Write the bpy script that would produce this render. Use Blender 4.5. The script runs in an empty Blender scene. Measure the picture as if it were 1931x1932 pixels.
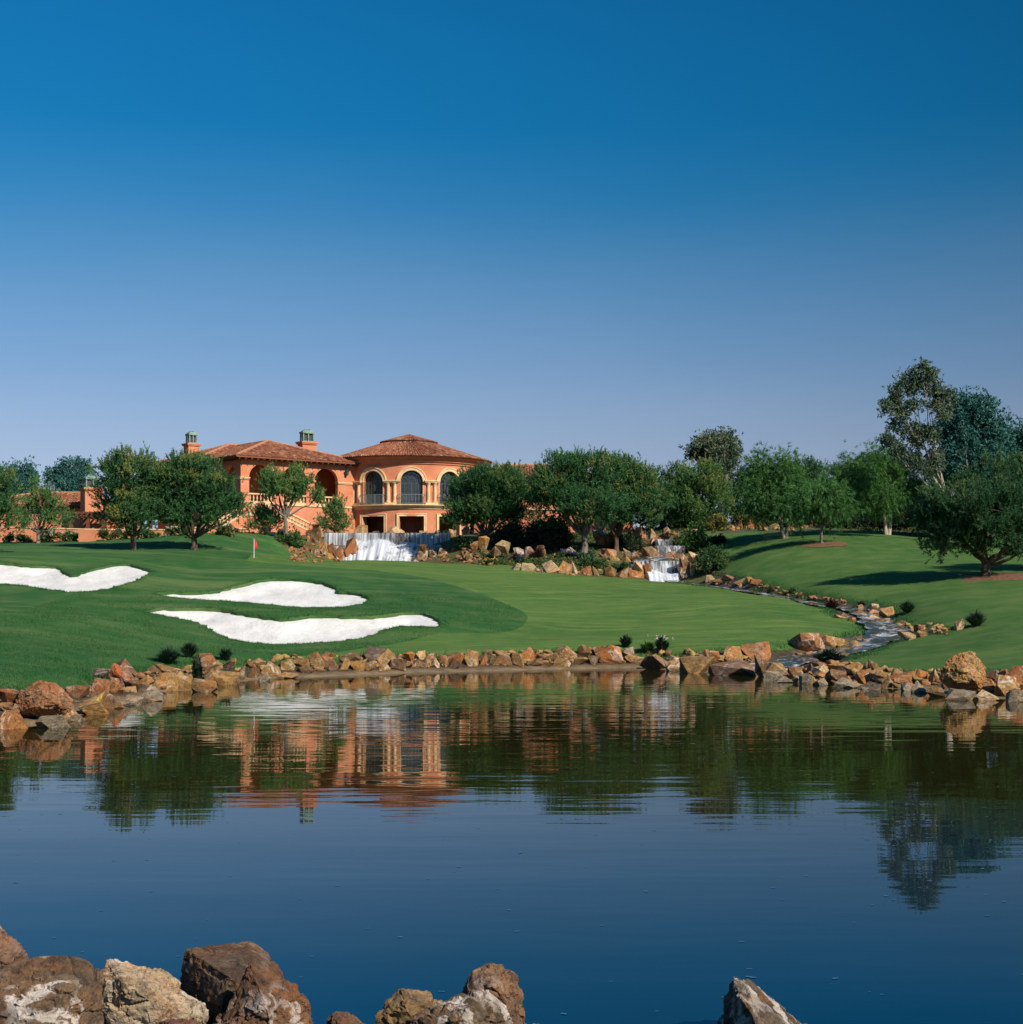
import bpy, bmesh, math, random
import numpy as np
from mathutils import Vector, Matrix, noise, geometry

sc = bpy.context.scene
COL = sc.collection
RNG = np.random.default_rng(7)
random.seed(7)

# ------------------------------------------------------------------ camera, sky, sun, exposure
EYE, HV, HU, FP = 3.6, 1117.0, 965.5, 2758.0        # eye height, horizon row, centre column, focal length (rows of a 1931 wide print)
cam_d = bpy.data.cameras.new('camera')
cam = bpy.data.objects.new('camera', cam_d); COL.objects.link(cam)
cam.location = (0, 0, EYE); cam.rotation_euler = (math.radians(90), 0, 0)
cam_d.sensor_width = 36.0; cam_d.lens = 51.37; cam_d.shift_y = 0.0782
cam_d.clip_start = 0.1; cam_d.clip_end = 9000
sc.camera = cam

SUN_AZ, SUN_EL = math.radians(43), math.radians(37)   # azimuth from straight behind the viewer towards the right
SUN = Vector((math.sin(SUN_AZ) * math.cos(SUN_EL), -math.cos(SUN_AZ) * math.cos(SUN_EL), math.sin(SUN_EL)))
w = bpy.data.worlds.new('World'); sc.world = w; w.use_nodes = True
wn = w.node_tree; wn.nodes.clear()
sky = wn.nodes.new('ShaderNodeTexSky'); sky.sky_type = 'NISHITA'; sky.sun_disc = False
sky.sun_elevation = SUN_EL; sky.sun_rotation = math.radians(180 - 43)
sky.altitude = 0; sky.air_density = 1.0; sky.dust_density = 0.6; sky.ozone_density = 4.0
tcw = wn.nodes.new('ShaderNodeTexCoord'); sep = wn.nodes.new('ShaderNodeSeparateXYZ'); wn.links.new(tcw.outputs['Generated'], sep.inputs[0])
rmp = wn.nodes.new('ShaderNodeValToRGB'); rmp.color_ramp.interpolation = 'B_SPLINE'; wn.links.new(sep.outputs['Z'], rmp.inputs[0])
SKY = [(0.0, (0.34, 0.37, 0.47)), (0.08, (0.28, 0.345, 0.47)), (0.12, (0.205, 0.31, 0.47)), (0.15, (0.130, 0.265, 0.455)), (0.185, (0.082, 0.235, 0.44)), (0.22, (0.044, 0.207, 0.415)), (0.255, (0.006, 0.178, 0.405)), (0.31, (0.001, 0.158, 0.39)), (0.40, (0.002, 0.150, 0.395)), (1.0, (0.003, 0.05, 0.18))]
while len(rmp.color_ramp.elements) < len(SKY): rmp.color_ramp.elements.new(0.5)
for e, (p_, c_) in zip(rmp.color_ramp.elements, SKY): e.position = p_; e.color = (*c_, 1)
hsv = wn.nodes.new('ShaderNodeHueSaturation'); hsv.inputs['Saturation'].default_value = 1.25
smx = wn.nodes.new('ShaderNodeMix'); smx.data_type = 'RGBA'; smx.inputs[0].default_value = 0.90      # clear air film blue over the physical sky
bg = wn.nodes.new('ShaderNodeBackground'); bg.inputs['Strength'].default_value = 0.085
out = wn.nodes.new('ShaderNodeOutputWorld')
wn.links.new(sky.outputs[0], hsv.inputs['Color']); wn.links.new(hsv.outputs[0], smx.inputs[6]); lift = wn.nodes.new('ShaderNodeVectorMath'); lift.operation = 'SCALE'; lift.inputs['Scale'].default_value = 1 / 0.085; wn.links.new(rmp.outputs[0], lift.inputs[0]); hz = wn.nodes.new('ShaderNodeTexNoise'); hz.inputs['Scale'].default_value = 1.6; hz.inputs['Detail'].default_value = 3; hzm = wn.nodes.new('ShaderNodeMapping'); hzm.inputs['Scale'].default_value = (1, 1, 3.0)
wn.links.new(tcw.outputs['Generated'], hzm.inputs[0]); wn.links.new(hzm.outputs[0], hz.inputs['Vector'])
hzr = wn.nodes.new('ShaderNodeMapRange'); hzr.inputs[1].default_value = 0.40; hzr.inputs[2].default_value = 0.70; hzr.inputs[4].default_value = 0.30; wn.links.new(hz.outputs['Fac'], hzr.inputs[0])
veil = wn.nodes.new('ShaderNodeMix'); veil.data_type = 'RGBA'; veil.inputs[7].default_value = (0.27 / 0.085, 0.35 / 0.085, 0.53 / 0.085, 1)      # a thin uneven veil of high haze
low = wn.nodes.new('ShaderNodeMapRange'); low.inputs[1].default_value = 0.30; low.inputs[2].default_value = 0.12; wn.links.new(sep.outputs['Z'], low.inputs[0])
vf_ = wn.nodes.new('ShaderNodeMath'); vf_.operation = 'MULTIPLY'; wn.links.new(hzr.outputs[0], vf_.inputs[0]); wn.links.new(low.outputs[0], vf_.inputs[1]); wn.links.new(vf_.outputs[0], veil.inputs[0]); wn.links.new(lift.outputs[0], veil.inputs[6]); wn.links.new(veil.outputs[2], smx.inputs[7])
dt = wn.nodes.new('ShaderNodeVectorMath'); dt.operation = 'DOT_PRODUCT'; dt.inputs[1].default_value = SUN; wn.links.new(tcw.outputs['Generated'], dt.inputs[0])
ab = wn.nodes.new('ShaderNodeMath'); ab.operation = 'ABSOLUTE'; wn.links.new(dt.outputs['Value'], ab.inputs[0])
pol = wn.nodes.new('ShaderNodeMath'); pol.operation = 'MULTIPLY_ADD'; pol.inputs[1].default_value = 1.15; pol.inputs[2].default_value = 0.42; wn.links.new(ab.outputs[0], pol.inputs[0])
pm = wn.nodes.new('ShaderNodeVectorMath'); pm.operation = 'SCALE'; wn.links.new(smx.outputs[2], pm.inputs[0]); wn.links.new(pol.outputs[0], pm.inputs['Scale'])   # the sky is deepest at right angles to the sun
wn.links.new(pm.outputs[0], bg.inputs['Color'])
wn.links.new(bg.outputs[0], out.inputs['Surface'])
sun_d = bpy.data.lights.new('sun', 'SUN'); sun_d.energy = 5.0; sun_d.angle = math.radians(0.5); sun_d.color = (1.0, 0.94, 0.85)
sun_o = bpy.data.objects.new('sun', sun_d); COL.objects.link(sun_o)
sun_o.rotation_euler = (-SUN).to_track_quat('-Z', 'Y').to_euler(); sun_o.location = (60, -60, 80)
sc.view_settings.view_transform = 'Standard'; sc.view_settings.look = 'None'
sc.view_settings.exposure = 0.25; sc.view_settings.gamma = 1.0; sc.view_settings.use_curve_mapping = False
sc.cycles.max_bounces = 8; sc.cycles.transparent_max_bounces = 12
sc.cycles.caustics_reflective = False; sc.cycles.caustics_refractive = False

# ------------------------------------------------------------------ helpers
def at(u, v, D): return Vector(((u - HU) / FP * D, D, EYE + (HV - v) / FP * D))
def ata(u, v, D): return np.stack([(np.asarray(u, float) - HU) / FP * D, np.asarray(D, float) + 0 * np.asarray(u, float), EYE + (HV - np.asarray(v, float)) / FP * D], -1)

def tag(o, label=None, cat=None, group=None, kind=None):
    if label: o['label'] = label
    if cat: o['category'] = cat
    if group: o['group'] = group
    if kind: o['kind'] = kind
    return o

def empty(name, loc, label=None, cat=None, group=None):
    o = bpy.data.objects.new(name, None); COL.objects.link(o); o.location = loc
    o.empty_display_size = 0.3
    return tag(o, label, cat, group)

def origin(o):
    p = Vector((0, 0, 0))
    while o is not None: p += o.location; o = o.parent
    return p

def link(name, me, mat=None, parent=None):
    o = bpy.data.objects.new(name, me); COL.objects.link(o)
    if mat is not None and not me.materials: me.materials.append(mat)
    if parent is not None: o.parent = parent
    return o

def tri_mesh(name, V, F, tone=None, smooth=False):
    V = np.asarray(V, np.float32); F = np.asarray(F, np.int32)
    me = bpy.data.meshes.new(name); n = F.shape[1]
    me.vertices.add(len(V)); me.loops.add(len(F) * n); me.polygons.add(len(F))
    me.vertices.foreach_set('co', V.ravel()); me.loops.foreach_set('vertex_index', F.ravel())
    me.polygons.foreach_set('loop_start', np.arange(0, len(F) * n, n, dtype=np.int32))
    if smooth: me.polygons.foreach_set('use_smooth', np.ones(len(F), bool))
    me.update(calc_edges=True)
    if tone is not None:
        a = me.attributes.new('tone', 'FLOAT', 'POINT'); a.data.foreach_set('value', np.asarray(tone, np.float32))
    return me

class MB:
    """collects polygons in world space, then builds one mesh object"""
    def __init__(s): s.v, s.f, s.t = [], [], []
    def add(s, vs, fs, tone=0.5):
        b = len(s.v); s.v += [tuple(p) for p in vs]; s.f += [tuple(b + i for i in f) for f in fs]; s.t += [tone] * len(vs)
    def quad(s, a, b, c, d, tone=0.5): s.add([a, b, c, d], [(0, 1, 2, 3)], tone)
    def hexa(s, p, tone=0.5):            # eight corners: bottom four, top four
        s.add(p, [(3, 2, 1, 0), (4, 5, 6, 7), (0, 1, 5, 4), (1, 2, 6, 5), (2, 3, 7, 6), (3, 0, 4, 7)], tone)
    def box(s, x0, x1, y0, y1, z0, z1, tf=None, tone=0.5):
        p = [Vector(q) for q in ((x0, y0, z0), (x1, y0, z0), (x1, y1, z0), (x0, y1, z0), (x0, y0, z1), (x1, y0, z1), (x1, y1, z1), (x0, y1, z1))]
        s.hexa([tf(q) for q in p] if tf else p, tone)
    def bar(s, a, b, wx, up=Vector((0, 0, 1)), wz=None, tone=0.5):
        a, b = Vector(a), Vector(b); d = (b - a).normalized()
        x = d.cross(up)
        if x.length < 1e-4: x = d.cross(Vector((1, 0, 0)))
        x = x.normalized() * wx / 2; z = x.cross(d).normalized() * (wz or wx) / 2
        s.hexa([a - x - z, a + x - z, b + x - z, b - x - z, a - x + z, a + x + z, b + x + z, b - x + z], tone)
    def tube(s, pts, rads, n=6, tone=0.5, cap=True):
        pts = [Vector(p) for p in pts]; rings = []
        for i, p in enumerate(pts):
            d = (pts[min(i + 1, len(pts) - 1)] - pts[max(i - 1, 0)]).normalized()
            x = d.cross(Vector((0.31, 0.95, 0.05)))
            if x.length < 0.05: x = d.cross(Vector((1, 0, 0)))
            x.normalize(); y = d.cross(x)
            rings.append([p + (x * math.cos(2 * math.pi * k / n) + y * math.sin(2 * math.pi * k / n)) * rads[i] for k in range(n)])
        vs = [q for r in rings for q in r]; fs = []
        for i in range(len(pts) - 1):
            for k in range(n): fs.append((i * n + k, i * n + (k + 1) % n, (i + 1) * n + (k + 1) % n, (i + 1) * n + k))
        if cap: fs.append(tuple(range(n - 1, -1, -1))); fs.append(tuple((len(pts) - 1) * n + k for k in range(n)))
        s.add(vs, fs, tone)
    def lathe(s, c, prof, n=12, tone=0.5):
        c = Vector(c); vs = []; fs = []
        for r, z in prof:
            for k in range(n): vs.append(c + Vector((r * math.cos(2 * math.pi * k / n), r * math.sin(2 * math.pi * k / n), z)))
        for i in range(len(prof) - 1):
            for k in range(n): fs.append((i * n + k, i * n + (k + 1) % n, (i + 1) * n + (k + 1) % n, (i + 1) * n + k))
        fs.append(tuple(range(n - 1, -1, -1))); fs.append(tuple((len(prof) - 1) * n + k for k in range(n)))
        s.add(vs, fs, tone)
    def build(s, name, mat, parent=None, smooth=False, angle=None):
        o0 = origin(parent) if parent is not None else Vector((0, 0, 0))
        me = bpy.data.meshes.new(name)
        me.from_pydata([(x - o0.x, y - o0.y, z - o0.z) for x, y, z in s.v], [], s.f)
        a = me.attributes.new('tone', 'FLOAT', 'POINT'); a.data.foreach_set('value', np.asarray(s.t, np.float32))
        if smooth: me.polygons.foreach_set('use_smooth', np.ones(len(s.f), bool))
        me.update()
        if angle:
            me.set_sharp_from_angle(angle=angle)
        return link(name, me, mat, parent)

# ---- material nodes
class NT:
    def __init__(s, name):
        s.m = bpy.data.materials.new(name); s.m.use_nodes = True; s.t = s.m.node_tree; s.t.nodes.clear()
        s.out = s.t.nodes.new('ShaderNodeOutputMaterial')
    def n(s, typ, ins=None, **props):
        nd = s.t.nodes.new(typ)
        for k, v in props.items(): setattr(nd, k, v)
        for k, v in (ins or {}).items():
            if hasattr(v, 'links') and hasattr(v, 'is_output'): s.t.links.new(v, nd.inputs[k])
            else: nd.inputs[k].default_value = v
        return nd
    def noise(s, vec, scale, detail=4, rough=0.55, dist=0.0):
        return s.n('ShaderNodeTexNoise', {'Vector': vec, 'Scale': scale, 'Detail': detail, 'Roughness': rough, 'Distortion': dist}).outputs['Fac']
    def mapp(s, vec, scale=(1, 1, 1), rot=(0, 0, 0), loc=(0, 0, 0)):
        return s.n('ShaderNodeMapping', {'Vector': vec, 'Scale': scale, 'Rotation': rot, 'Location': loc}).outputs[0]
    def ramp(s, fac, stops, interp='LINEAR'):
        r = s.n('ShaderNodeValToRGB', {'Fac': fac}); cr = r.color_ramp; cr.interpolation = interp
        while len(cr.elements) < len(stops): cr.elements.new(0.5)
        for e, (p, c) in zip(cr.elements, stops):
            e.position = p; e.color = (c, c, c, 1) if isinstance(c, (int, float)) else (*c, 1)
        return r.outputs[0]
    def mix(s, fac, a, b, blend='MIX'):
        m = s.n('ShaderNodeMix', data_type='RGBA', blend_type=blend)
        for k, v in ((0, fac), (6, a), (7, b)):
            if hasattr(v, 'is_output'): s.t.links.new(v, m.inputs[k])
            else: m.inputs[k].default_value = v if k == 0 else ((*v, 1) if len(v) == 3 else v)
        return m.outputs[2]
    def math(s, op, a, b=0.0, clamp=False):
        m = s.n('ShaderNodeMath', operation=op, use_clamp=clamp)
        for k, v in ((0, a), (1, b)):
            if hasattr(v, 'is_output'): s.t.links.new(v, m.inputs[k])
            else: m.inputs[k].default_value = v
        return m.outputs[0]
    def attr(s, name): return s.n('ShaderNodeAttribute', attribute_name=name).outputs['Fac']
    def pos(s): return s.n('ShaderNodeNewGeometry').outputs['Position']
    def obj(s): return s.n('ShaderNodeTexCoord').outputs['Object']
    def info(s): return s.n('ShaderNodeObjectInfo').outputs
    def bump(s, h, strength=0.5, dist=0.05): return s.n('ShaderNodeBump', {'Height': h, 'Strength': strength, 'Distance': dist}).outputs[0]
    def bsdf(s, color, rough=0.8, spec=0.3, normal=None, **kw):
        ins = {'Base Color': color if hasattr(color, 'is_output') else (*color, 1), 'Roughness': rough, 'Specular IOR Level': spec}
        if normal is not None: ins['Normal'] = normal
        ins.update(kw)
        return s.n('ShaderNodeBsdfPrincipled', ins).outputs[0]
    def done(s, shader): s.t.links.new(shader, s.out.inputs['Surface']); return s.m

def mat_plain(name, col, var=0.25, scale=3.0, rough=0.8, bump=0.02, bscale=30.0, spec=0.3):
    t = NT(name); p = t.pos()
    a = t.noise(p, scale, 5); dark = tuple(c * (1 - var) for c in col); lite = tuple(min(1, c * (1 + var)) for c in col)
    c = t.ramp(a, [(0.3, dark), (0.7, lite)])
    return t.done(t.bsdf(c, rough, spec, t.bump(t.noise(p, bscale, 4), 0.6, bump)))

def mat_grass(name, dark, lite, dry, streak):
    t = NT(name); p = t.pos()
    big = t.noise(p, 0.09, 4); mid = t.noise(p, 0.7, 5); fine = t.noise(t.mapp(p, (1, 1, 0.6)), 22.0, 6, 0.75)
    c = t.mix(t.ramp(big, [(0.35, 0.0), (0.65, 1.0)]), dark, lite)
    c = t.mix(t.math('MULTIPLY', t.ramp(mid, [(0.42, 0.0), (0.72, 1.0)]), 0.45), c, dry)
    if streak > 0:
        wob = t.n('ShaderNodeVectorMath', {0: p, 1: t.n('ShaderNodeVectorMath', {0: t.n('ShaderNodeTexNoise', {'Vector': p, 'Scale': 0.06, 'Detail': 2}).outputs['Color'], 1: (14.0, 14.0, 0.0)}, operation='MULTIPLY').outputs[0]}, operation='ADD').outputs[0]
        sv = t.mapp(wob, (0.11, 0.8, 0.8), rot=(0, 0, math.radians(-14)))
        c = t.mix(t.math('MULTIPLY', t.ramp(t.noise(sv, 1.6, 7, 0.7), [(0.46, 0.0), (0.72, 1.0)]), streak), c, tuple(min(1, q * k_) for q, k_ in zip(lite, (2.2, 1.55, 1.7))))
    else:
        c = t.mix(t.math('MULTIPLY', t.ramp(t.noise(t.mapp(p, (0.25, 1, 1)), 0.30, 6, 0.65), [(0.48, 0.0), (0.68, 1.0)]), 0.95), c, dry)
    c = t.mix(0.75, c, t.ramp(fine, [(0.2, 0.35), (0.5, 0.95), (0.8, 1.5)]), 'MULTIPLY')
    return t.done(t.bsdf(c, 0.85, 0.15, t.bump(fine, 0.9, 0.05)))

M = {}
M['rough'] = mat_grass('rough turf', (0.021, 0.088, 0.019), (0.040, 0.120, 0.025), (0.12, 0.165, 0.05), 0)
M['fairway'] = mat_grass('mown turf', (0.048, 0.122, 0.022), (0.080, 0.155, 0.030), (0.16, 0.19, 0.05), 0.8)
M['lawn'] = mat_grass('lawn turf', (0.038, 0.105, 0.020), (0.066, 0.138, 0.028), (0.17, 0.19, 0.06), 0.3)

t = NT('bunker sand'); p = t.pos()
c = t.ramp(t.noise(t.mapp(p, (1, 0.5, 1)), 0.8, 8, 0.72), [(0.32, (0.57, 0.53, 0.47)), (0.66, (0.76, 0.725, 0.66))])
rake = t.n('ShaderNodeTexWave', {'Vector': t.mapp(p, (0.5, 1, 1), rot=(0, 0, 0.5)), 'Scale': 2.6, 'Distortion': 6.0, 'Detail': 2, 'Detail Scale': 0.4}).outputs['Fac']
M['sand'] = t.done(t.bsdf(c, 0.9, 0.1, t.bump(t.math('ADD', t.math('MULTIPLY', rake, 0.09), t.math('ADD', t.noise(p, 3.5, 6, 0.7), t.noise(p, 0.9, 3))), 0.9, 0.09)))

t = NT('garden soil'); p = t.pos()
g = t.noise(p, 1.3, 6, 0.7)
c = t.ramp(g, [(0.30, (0.05, 0.04, 0.02)), (0.45, (0.15, 0.11, 0.05)), (0.55, (0.08, 0.11, 0.03)), (0.72, (0.18, 0.19, 0.06))])
M['soil'] = t.done(t.bsdf(c, 0.95, 0.1, t.bump(t.noise(p, 12, 6, 0.7), 1.0, 0.12)))
M['mulch'] = mat_plain('bark mulch', (0.16, 0.075, 0.035), 0.5, 6, 0.95, 0.05, 25)
t = NT('shore mud'); p = t.pos()
zf = t.ramp(t.math('ADD', t.n('ShaderNodeSeparateXYZ', {0: p}).outputs['Z'], t.math('MULTIPLY', t.noise(p, 1.1, 3), 0.1)), [(0.10, 0.0), (0.24, 1.0)])
c = t.mix(zf, t.ramp(t.noise(p, 1.6, 6), [(0.3, (0.14, 0.09, 0.045)), (0.7, (0.28, 0.195, 0.11))]), t.ramp(t.noise(p, 4.0, 6), [(0.3, (0.025, 0.018, 0.012)), (0.7, (0.10, 0.065, 0.035))]))  # dark soil on the upper bank, deepened to paint shade between the rocks
M['mud'] = t.done(t.bsdf(c, 0.8, 0.2, t.bump(t.noise(p, 14, 5), 0.9, 0.08)))
M['hill'] = mat_plain('dry groundcover', (0.06, 0.07, 0.028), 0.6, 1.2, 0.95, 0.15, 8)

def mat_rock():
    t = NT('weathered fieldstone'); inf = t.info(); o = t.obj()
    off = t.n('ShaderNodeVectorMath', {0: o}, operation='ADD')
    rv = t.n('ShaderNodeCombineXYZ', {'X': t.math('MULTIPLY', inf['Random'], 37.0), 'Y': t.math('MULTIPLY', inf['Random'], 91.0), 'Z': inf['Random']}).outputs[0]
    t.t.links.new(rv, off.inputs[1]); q = off.outputs[0]
    base = inf['Color']
    a = t.noise(q, 2.6, 9, 0.65, 0.8); b = t.noise(q, 7.0, 9, 0.72); d = t.noise(q, 1.3, 5, 0.55); e = t.noise(q, 26.0, 6, 0.78); g = t.noise(q, 90.0, 4, 0.7)
    c = t.mix(t.ramp(a, [(0.38, 0.0), (0.58, 1.0)]), t.mix(1.0, base, (0.50, 0.46, 0.44), 'MULTIPLY'), base)
    c = t.mix(t.math('MULTIPLY', t.ramp(d, [(0.48, 0.0), (0.62, 1.0)]), 0.55), c, t.mix(1.0, base, (1.15, 0.72, 0.42), 'MULTIPLY'))
    c = t.mix(t.math('MULTIPLY', t.ramp(b, [(0.54, 0.0), (0.66, 1.0)]), 0.5), c, t.mix(1.0, base, (1.55, 1.45, 1.25), 'MULTIPLY'))
    c = t.mix(t.math('MULTIPLY', t.ramp(t.noise(q, 4.2, 8, 0.7, 0.5), [(0.55, 0.0), (0.64, 1.0)]), 0.6), c, (0.30, 0.125, 0.035))
    c = t.mix(t.math('MULTIPLY', t.ramp(t.noise(q, 9.5, 9, 0.78), [(0.50, 0.0), (0.60, 1.0)]), 0.7), c, (0.035, 0.027, 0.022))
    c = t.mix(0.55, c, t.ramp(e, [(0.25, 0.35), (0.5, 1.0), (0.75, 1.55)]), 'MULTIPLY')
    c = t.mix(0.35, c, t.ramp(g, [(0.3, 0.5), (0.5, 1.0), (0.7, 1.5)]), 'MULTIPLY')
    vein = t.math('ABSOLUTE', t.math('SUBTRACT', t.noise(t.mapp(q, (1, 1.7, 1)), 1.15, 8, 0.62, 0.5), 0.5))
    vf = t.math('MULTIPLY', t.math('MULTIPLY', t.ramp(vein, [(0.0, 1.0), (0.018, 0.9), (0.036, 0.0)]), t.ramp(t.noise(q, 1.7, 3), [(0.45, 0.0), (0.58, 1.0)])), inf['Alpha'])
    c = t.mix(vf, c, (0.66, 0.56, 0.46))
    h = t.math('ADD', t.math('MULTIPLY', a, 0.6), t.math('ADD', t.math('MULTIPLY', b, 0.5), t.math('MULTIPLY', e, 0.22)))
    return t.done(t.bsdf(c, 0.72, 0.35, t.bump(h, 1.0, 0.10)))
M['rock'] = mat_rock()

def mat_leaf(name, dark, mid, tip, trans=0.35):
    t = NT(name); k = t.attr('tone')
    k = t.math('ADD', k, t.math('MULTIPLY', t.math('SUBTRACT', t.info()['Random'], 0.5), 0.12))
    c = t.ramp(k, [(0.0, dark), (0.55, mid), (1.0, tip)])
    d = t.bsdf(c, 0.6, 0.25)
    tr = t.n('ShaderNodeBsdfTranslucent', {'Color': c}).outputs[0]
    m = t.n('ShaderNodeMixShader', {0: trans, 1: d, 2: tr}).outputs[0]
    return t.done(m)
M['pine'] = mat_leaf('pine needles', (0.028, 0.085, 0.031), (0.070, 0.194, 0.062), (0.310, 0.296, 0.078))
M['pine_light'] = mat_leaf('light pine needles', (0.044, 0.109, 0.034), (0.106, 0.240, 0.066), (0.327, 0.327, 0.085))
M['pine_dark'] = mat_leaf('dark pine needles', (0.021, 0.063, 0.026), (0.051, 0.143, 0.051), (0.164, 0.209, 0.067))
M['eucalyptus'] = mat_leaf('eucalyptus leaves', (0.037, 0.075, 0.045), (0.106, 0.156, 0.088), (0.250, 0.237, 0.125))
M['teal_leaf'] = mat_leaf('blue green leaves', (0.021, 0.081, 0.067), (0.052, 0.172, 0.138), (0.127, 0.253, 0.172))
M['pepper'] = mat_leaf('pepper tree leaves', (0.038, 0.115, 0.031), (0.086, 0.216, 0.052), (0.201, 0.316, 0.071))
M['shrub'] = mat_leaf('shrub leaves', (0.024, 0.066, 0.022), (0.072, 0.138, 0.041), (0.192, 0.228, 0.060))
M['shrub_dark'] = mat_leaf('dark shrub leaves', (0.014, 0.031, 0.017), (0.039, 0.070, 0.034), (0.105, 0.119, 0.049))
M['shrub_bright'] = mat_leaf('fresh leaves', (0.03, 0.08, 0.02), (0.07, 0.16, 0.035), (0.22, 0.28, 0.08))
M['olive'] = mat_leaf('olive leaves', (0.042, 0.056, 0.017), (0.112, 0.126, 0.035), (0.280, 0.238, 0.070))
M['spike'] = mat_leaf('spiky blades', (0.014, 0.030, 0.016), (0.036, 0.070, 0.036), (0.11, 0.16, 0.075), 0.15)
M['red_leaf'] = mat_leaf('maroon blades', (0.032, 0.013, 0.013), (0.080, 0.032, 0.029), (0.192, 0.080, 0.048), 0.2)
M['blade'] = mat_leaf('grass blades', (0.02, 0.09, 0.02), (0.04, 0.135, 0.03), (0.13, 0.2, 0.05), 0.3)
M['fl_purple'] = mat_leaf('purple petals', (0.05, 0.045, 0.11), (0.12, 0.10, 0.24), (0.22, 0.2, 0.36))
M['fl_yellow'] = mat_leaf('yellow petals', (0.3, 0.22, 0.03), (0.5, 0.38, 0.05), (0.7, 0.6, 0.15))
M['fl_red'] = mat_leaf('red petals', (0.25, 0.02, 0.015), (0.45, 0.05, 0.03), (0.6, 0.12, 0.06))
M['fl_pink'] = mat_leaf('pale petals', (0.5, 0.36, 0.3), (0.65, 0.5, 0.42), (0.75, 0.68, 0.6))

def mat_bark(name, a, b):
    t = NT(name); p = t.pos()
    n_ = t.noise(t.mapp(p, (1, 1, 0.25)), 9, 6, 0.7)
    return t.done(t.bsdf(t.ramp(n_, [(0.32, a), (0.68, b)]), 0.9, 0.15, t.bump(n_, 0.9, 0.05)))
M['bark'] = mat_bark('pine bark', (0.055, 0.035, 0.025), (0.17, 0.115, 0.075))
M['bark_grey'] = mat_bark('grey bark', (0.11, 0.09, 0.07), (0.26, 0.21, 0.16))
M['bark_pale'] = mat_bark('pale bark', (0.25, 0.20, 0.15), (0.50, 0.42, 0.33))

def mat_stucco():
    t = NT('terracotta stucco'); p = t.pos()
    a = t.noise(p, 0.55, 6, 0.65); b = t.noise(t.mapp(p, (1, 1, 0.3)), 2.5, 6, 0.7)
    c = t.ramp(a, [(0.25, (0.46, 0.155, 0.072)), (0.5, (0.57, 0.210, 0.105)), (0.75, (0.65, 0.27, 0.15))])
    c = t.mix(t.math('MULTIPLY', t.ramp(b, [(0.55, 0.0), (0.8, 1.0)]), 0.3), c, (0.40, 0.13, 0.07))
    return t.done(t.bsdf(c, 0.9, 0.15, t.bump(t.noise(p, 25, 5), 0.5, 0.02)))
M['stucco'] = mat_stucco()
M['trim'] = mat_plain('cream cast stone', (0.68, 0.46, 0.24), 0.18, 1.5, 0.8, 0.01, 20)
M['wood'] = mat_plain('red brown timber', (0.14, 0.045, 0.025), 0.3, 4, 0.7, 0.02, 12)
M['copper'] = mat_plain('green copper', (0.17, 0.25, 0.19), 0.35, 3, 0.6, 0.02, 10, 0.5)
M['iron'] = mat_plain('grey iron', (0.16, 0.19, 0.19), 0.2, 5, 0.5, 0.005, 30, 0.5)
M['frame'] = mat_plain('dark window frame', (0.045, 0.05, 0.045), 0.2, 4, 0.5, 0.005, 20, 0.5)
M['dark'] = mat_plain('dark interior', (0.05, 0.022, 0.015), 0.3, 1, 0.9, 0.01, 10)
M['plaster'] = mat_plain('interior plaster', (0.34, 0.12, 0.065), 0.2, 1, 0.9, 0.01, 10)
M['white'] = mat_plain('white paint', (0.75, 0.74, 0.7), 0.1, 4, 0.5, 0.005, 20)
M['red'] = mat_plain('red cloth', (0.62, 0.03, 0.03), 0.2, 8, 0.8, 0.005, 20)
M['weir'] = mat_plain('wet dark stone', (0.07, 0.06, 0.055), 0.5, 2.5, 0.35, 0.1, 9, 0.5)
M['wetbed'] = mat_plain('wet gravel', (0.085, 0.065, 0.045), 0.6, 3.0, 0.5, 0.1, 14, 0.4)
t = NT('window glass'); M['glass'] = t.done(t.bsdf((0.02, 0.026, 0.03), 0.06, 0.9, t.bump(t.noise(t.pos(), 1.2, 2), 0.15, 0.02)))
t = NT('clay roof tile'); k = t.attr('tone')
c = t.ramp(k, [(0.0, (0.11, 0.045, 0.025)), (0.35, (0.26, 0.09, 0.045)), (0.7, (0.36, 0.14, 0.07)), (1.0, (0.50, 0.29, 0.17))])
c = t.mix(0.5, c, t.ramp(t.noise(t.pos(), 3, 5), [(0.3, 0.6), (0.7, 1.3)]), 'MULTIPLY')
M['tile'] = t.done(t.bsdf(c, 0.85, 0.2, t.bump(t.noise(t.pos(), 18, 4), 0.5, 0.02)))
M['ridge'] = mat_plain('ridge tile', (0.42, 0.19, 0.10), 0.3, 5, 0.85, 0.02, 15)

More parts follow.
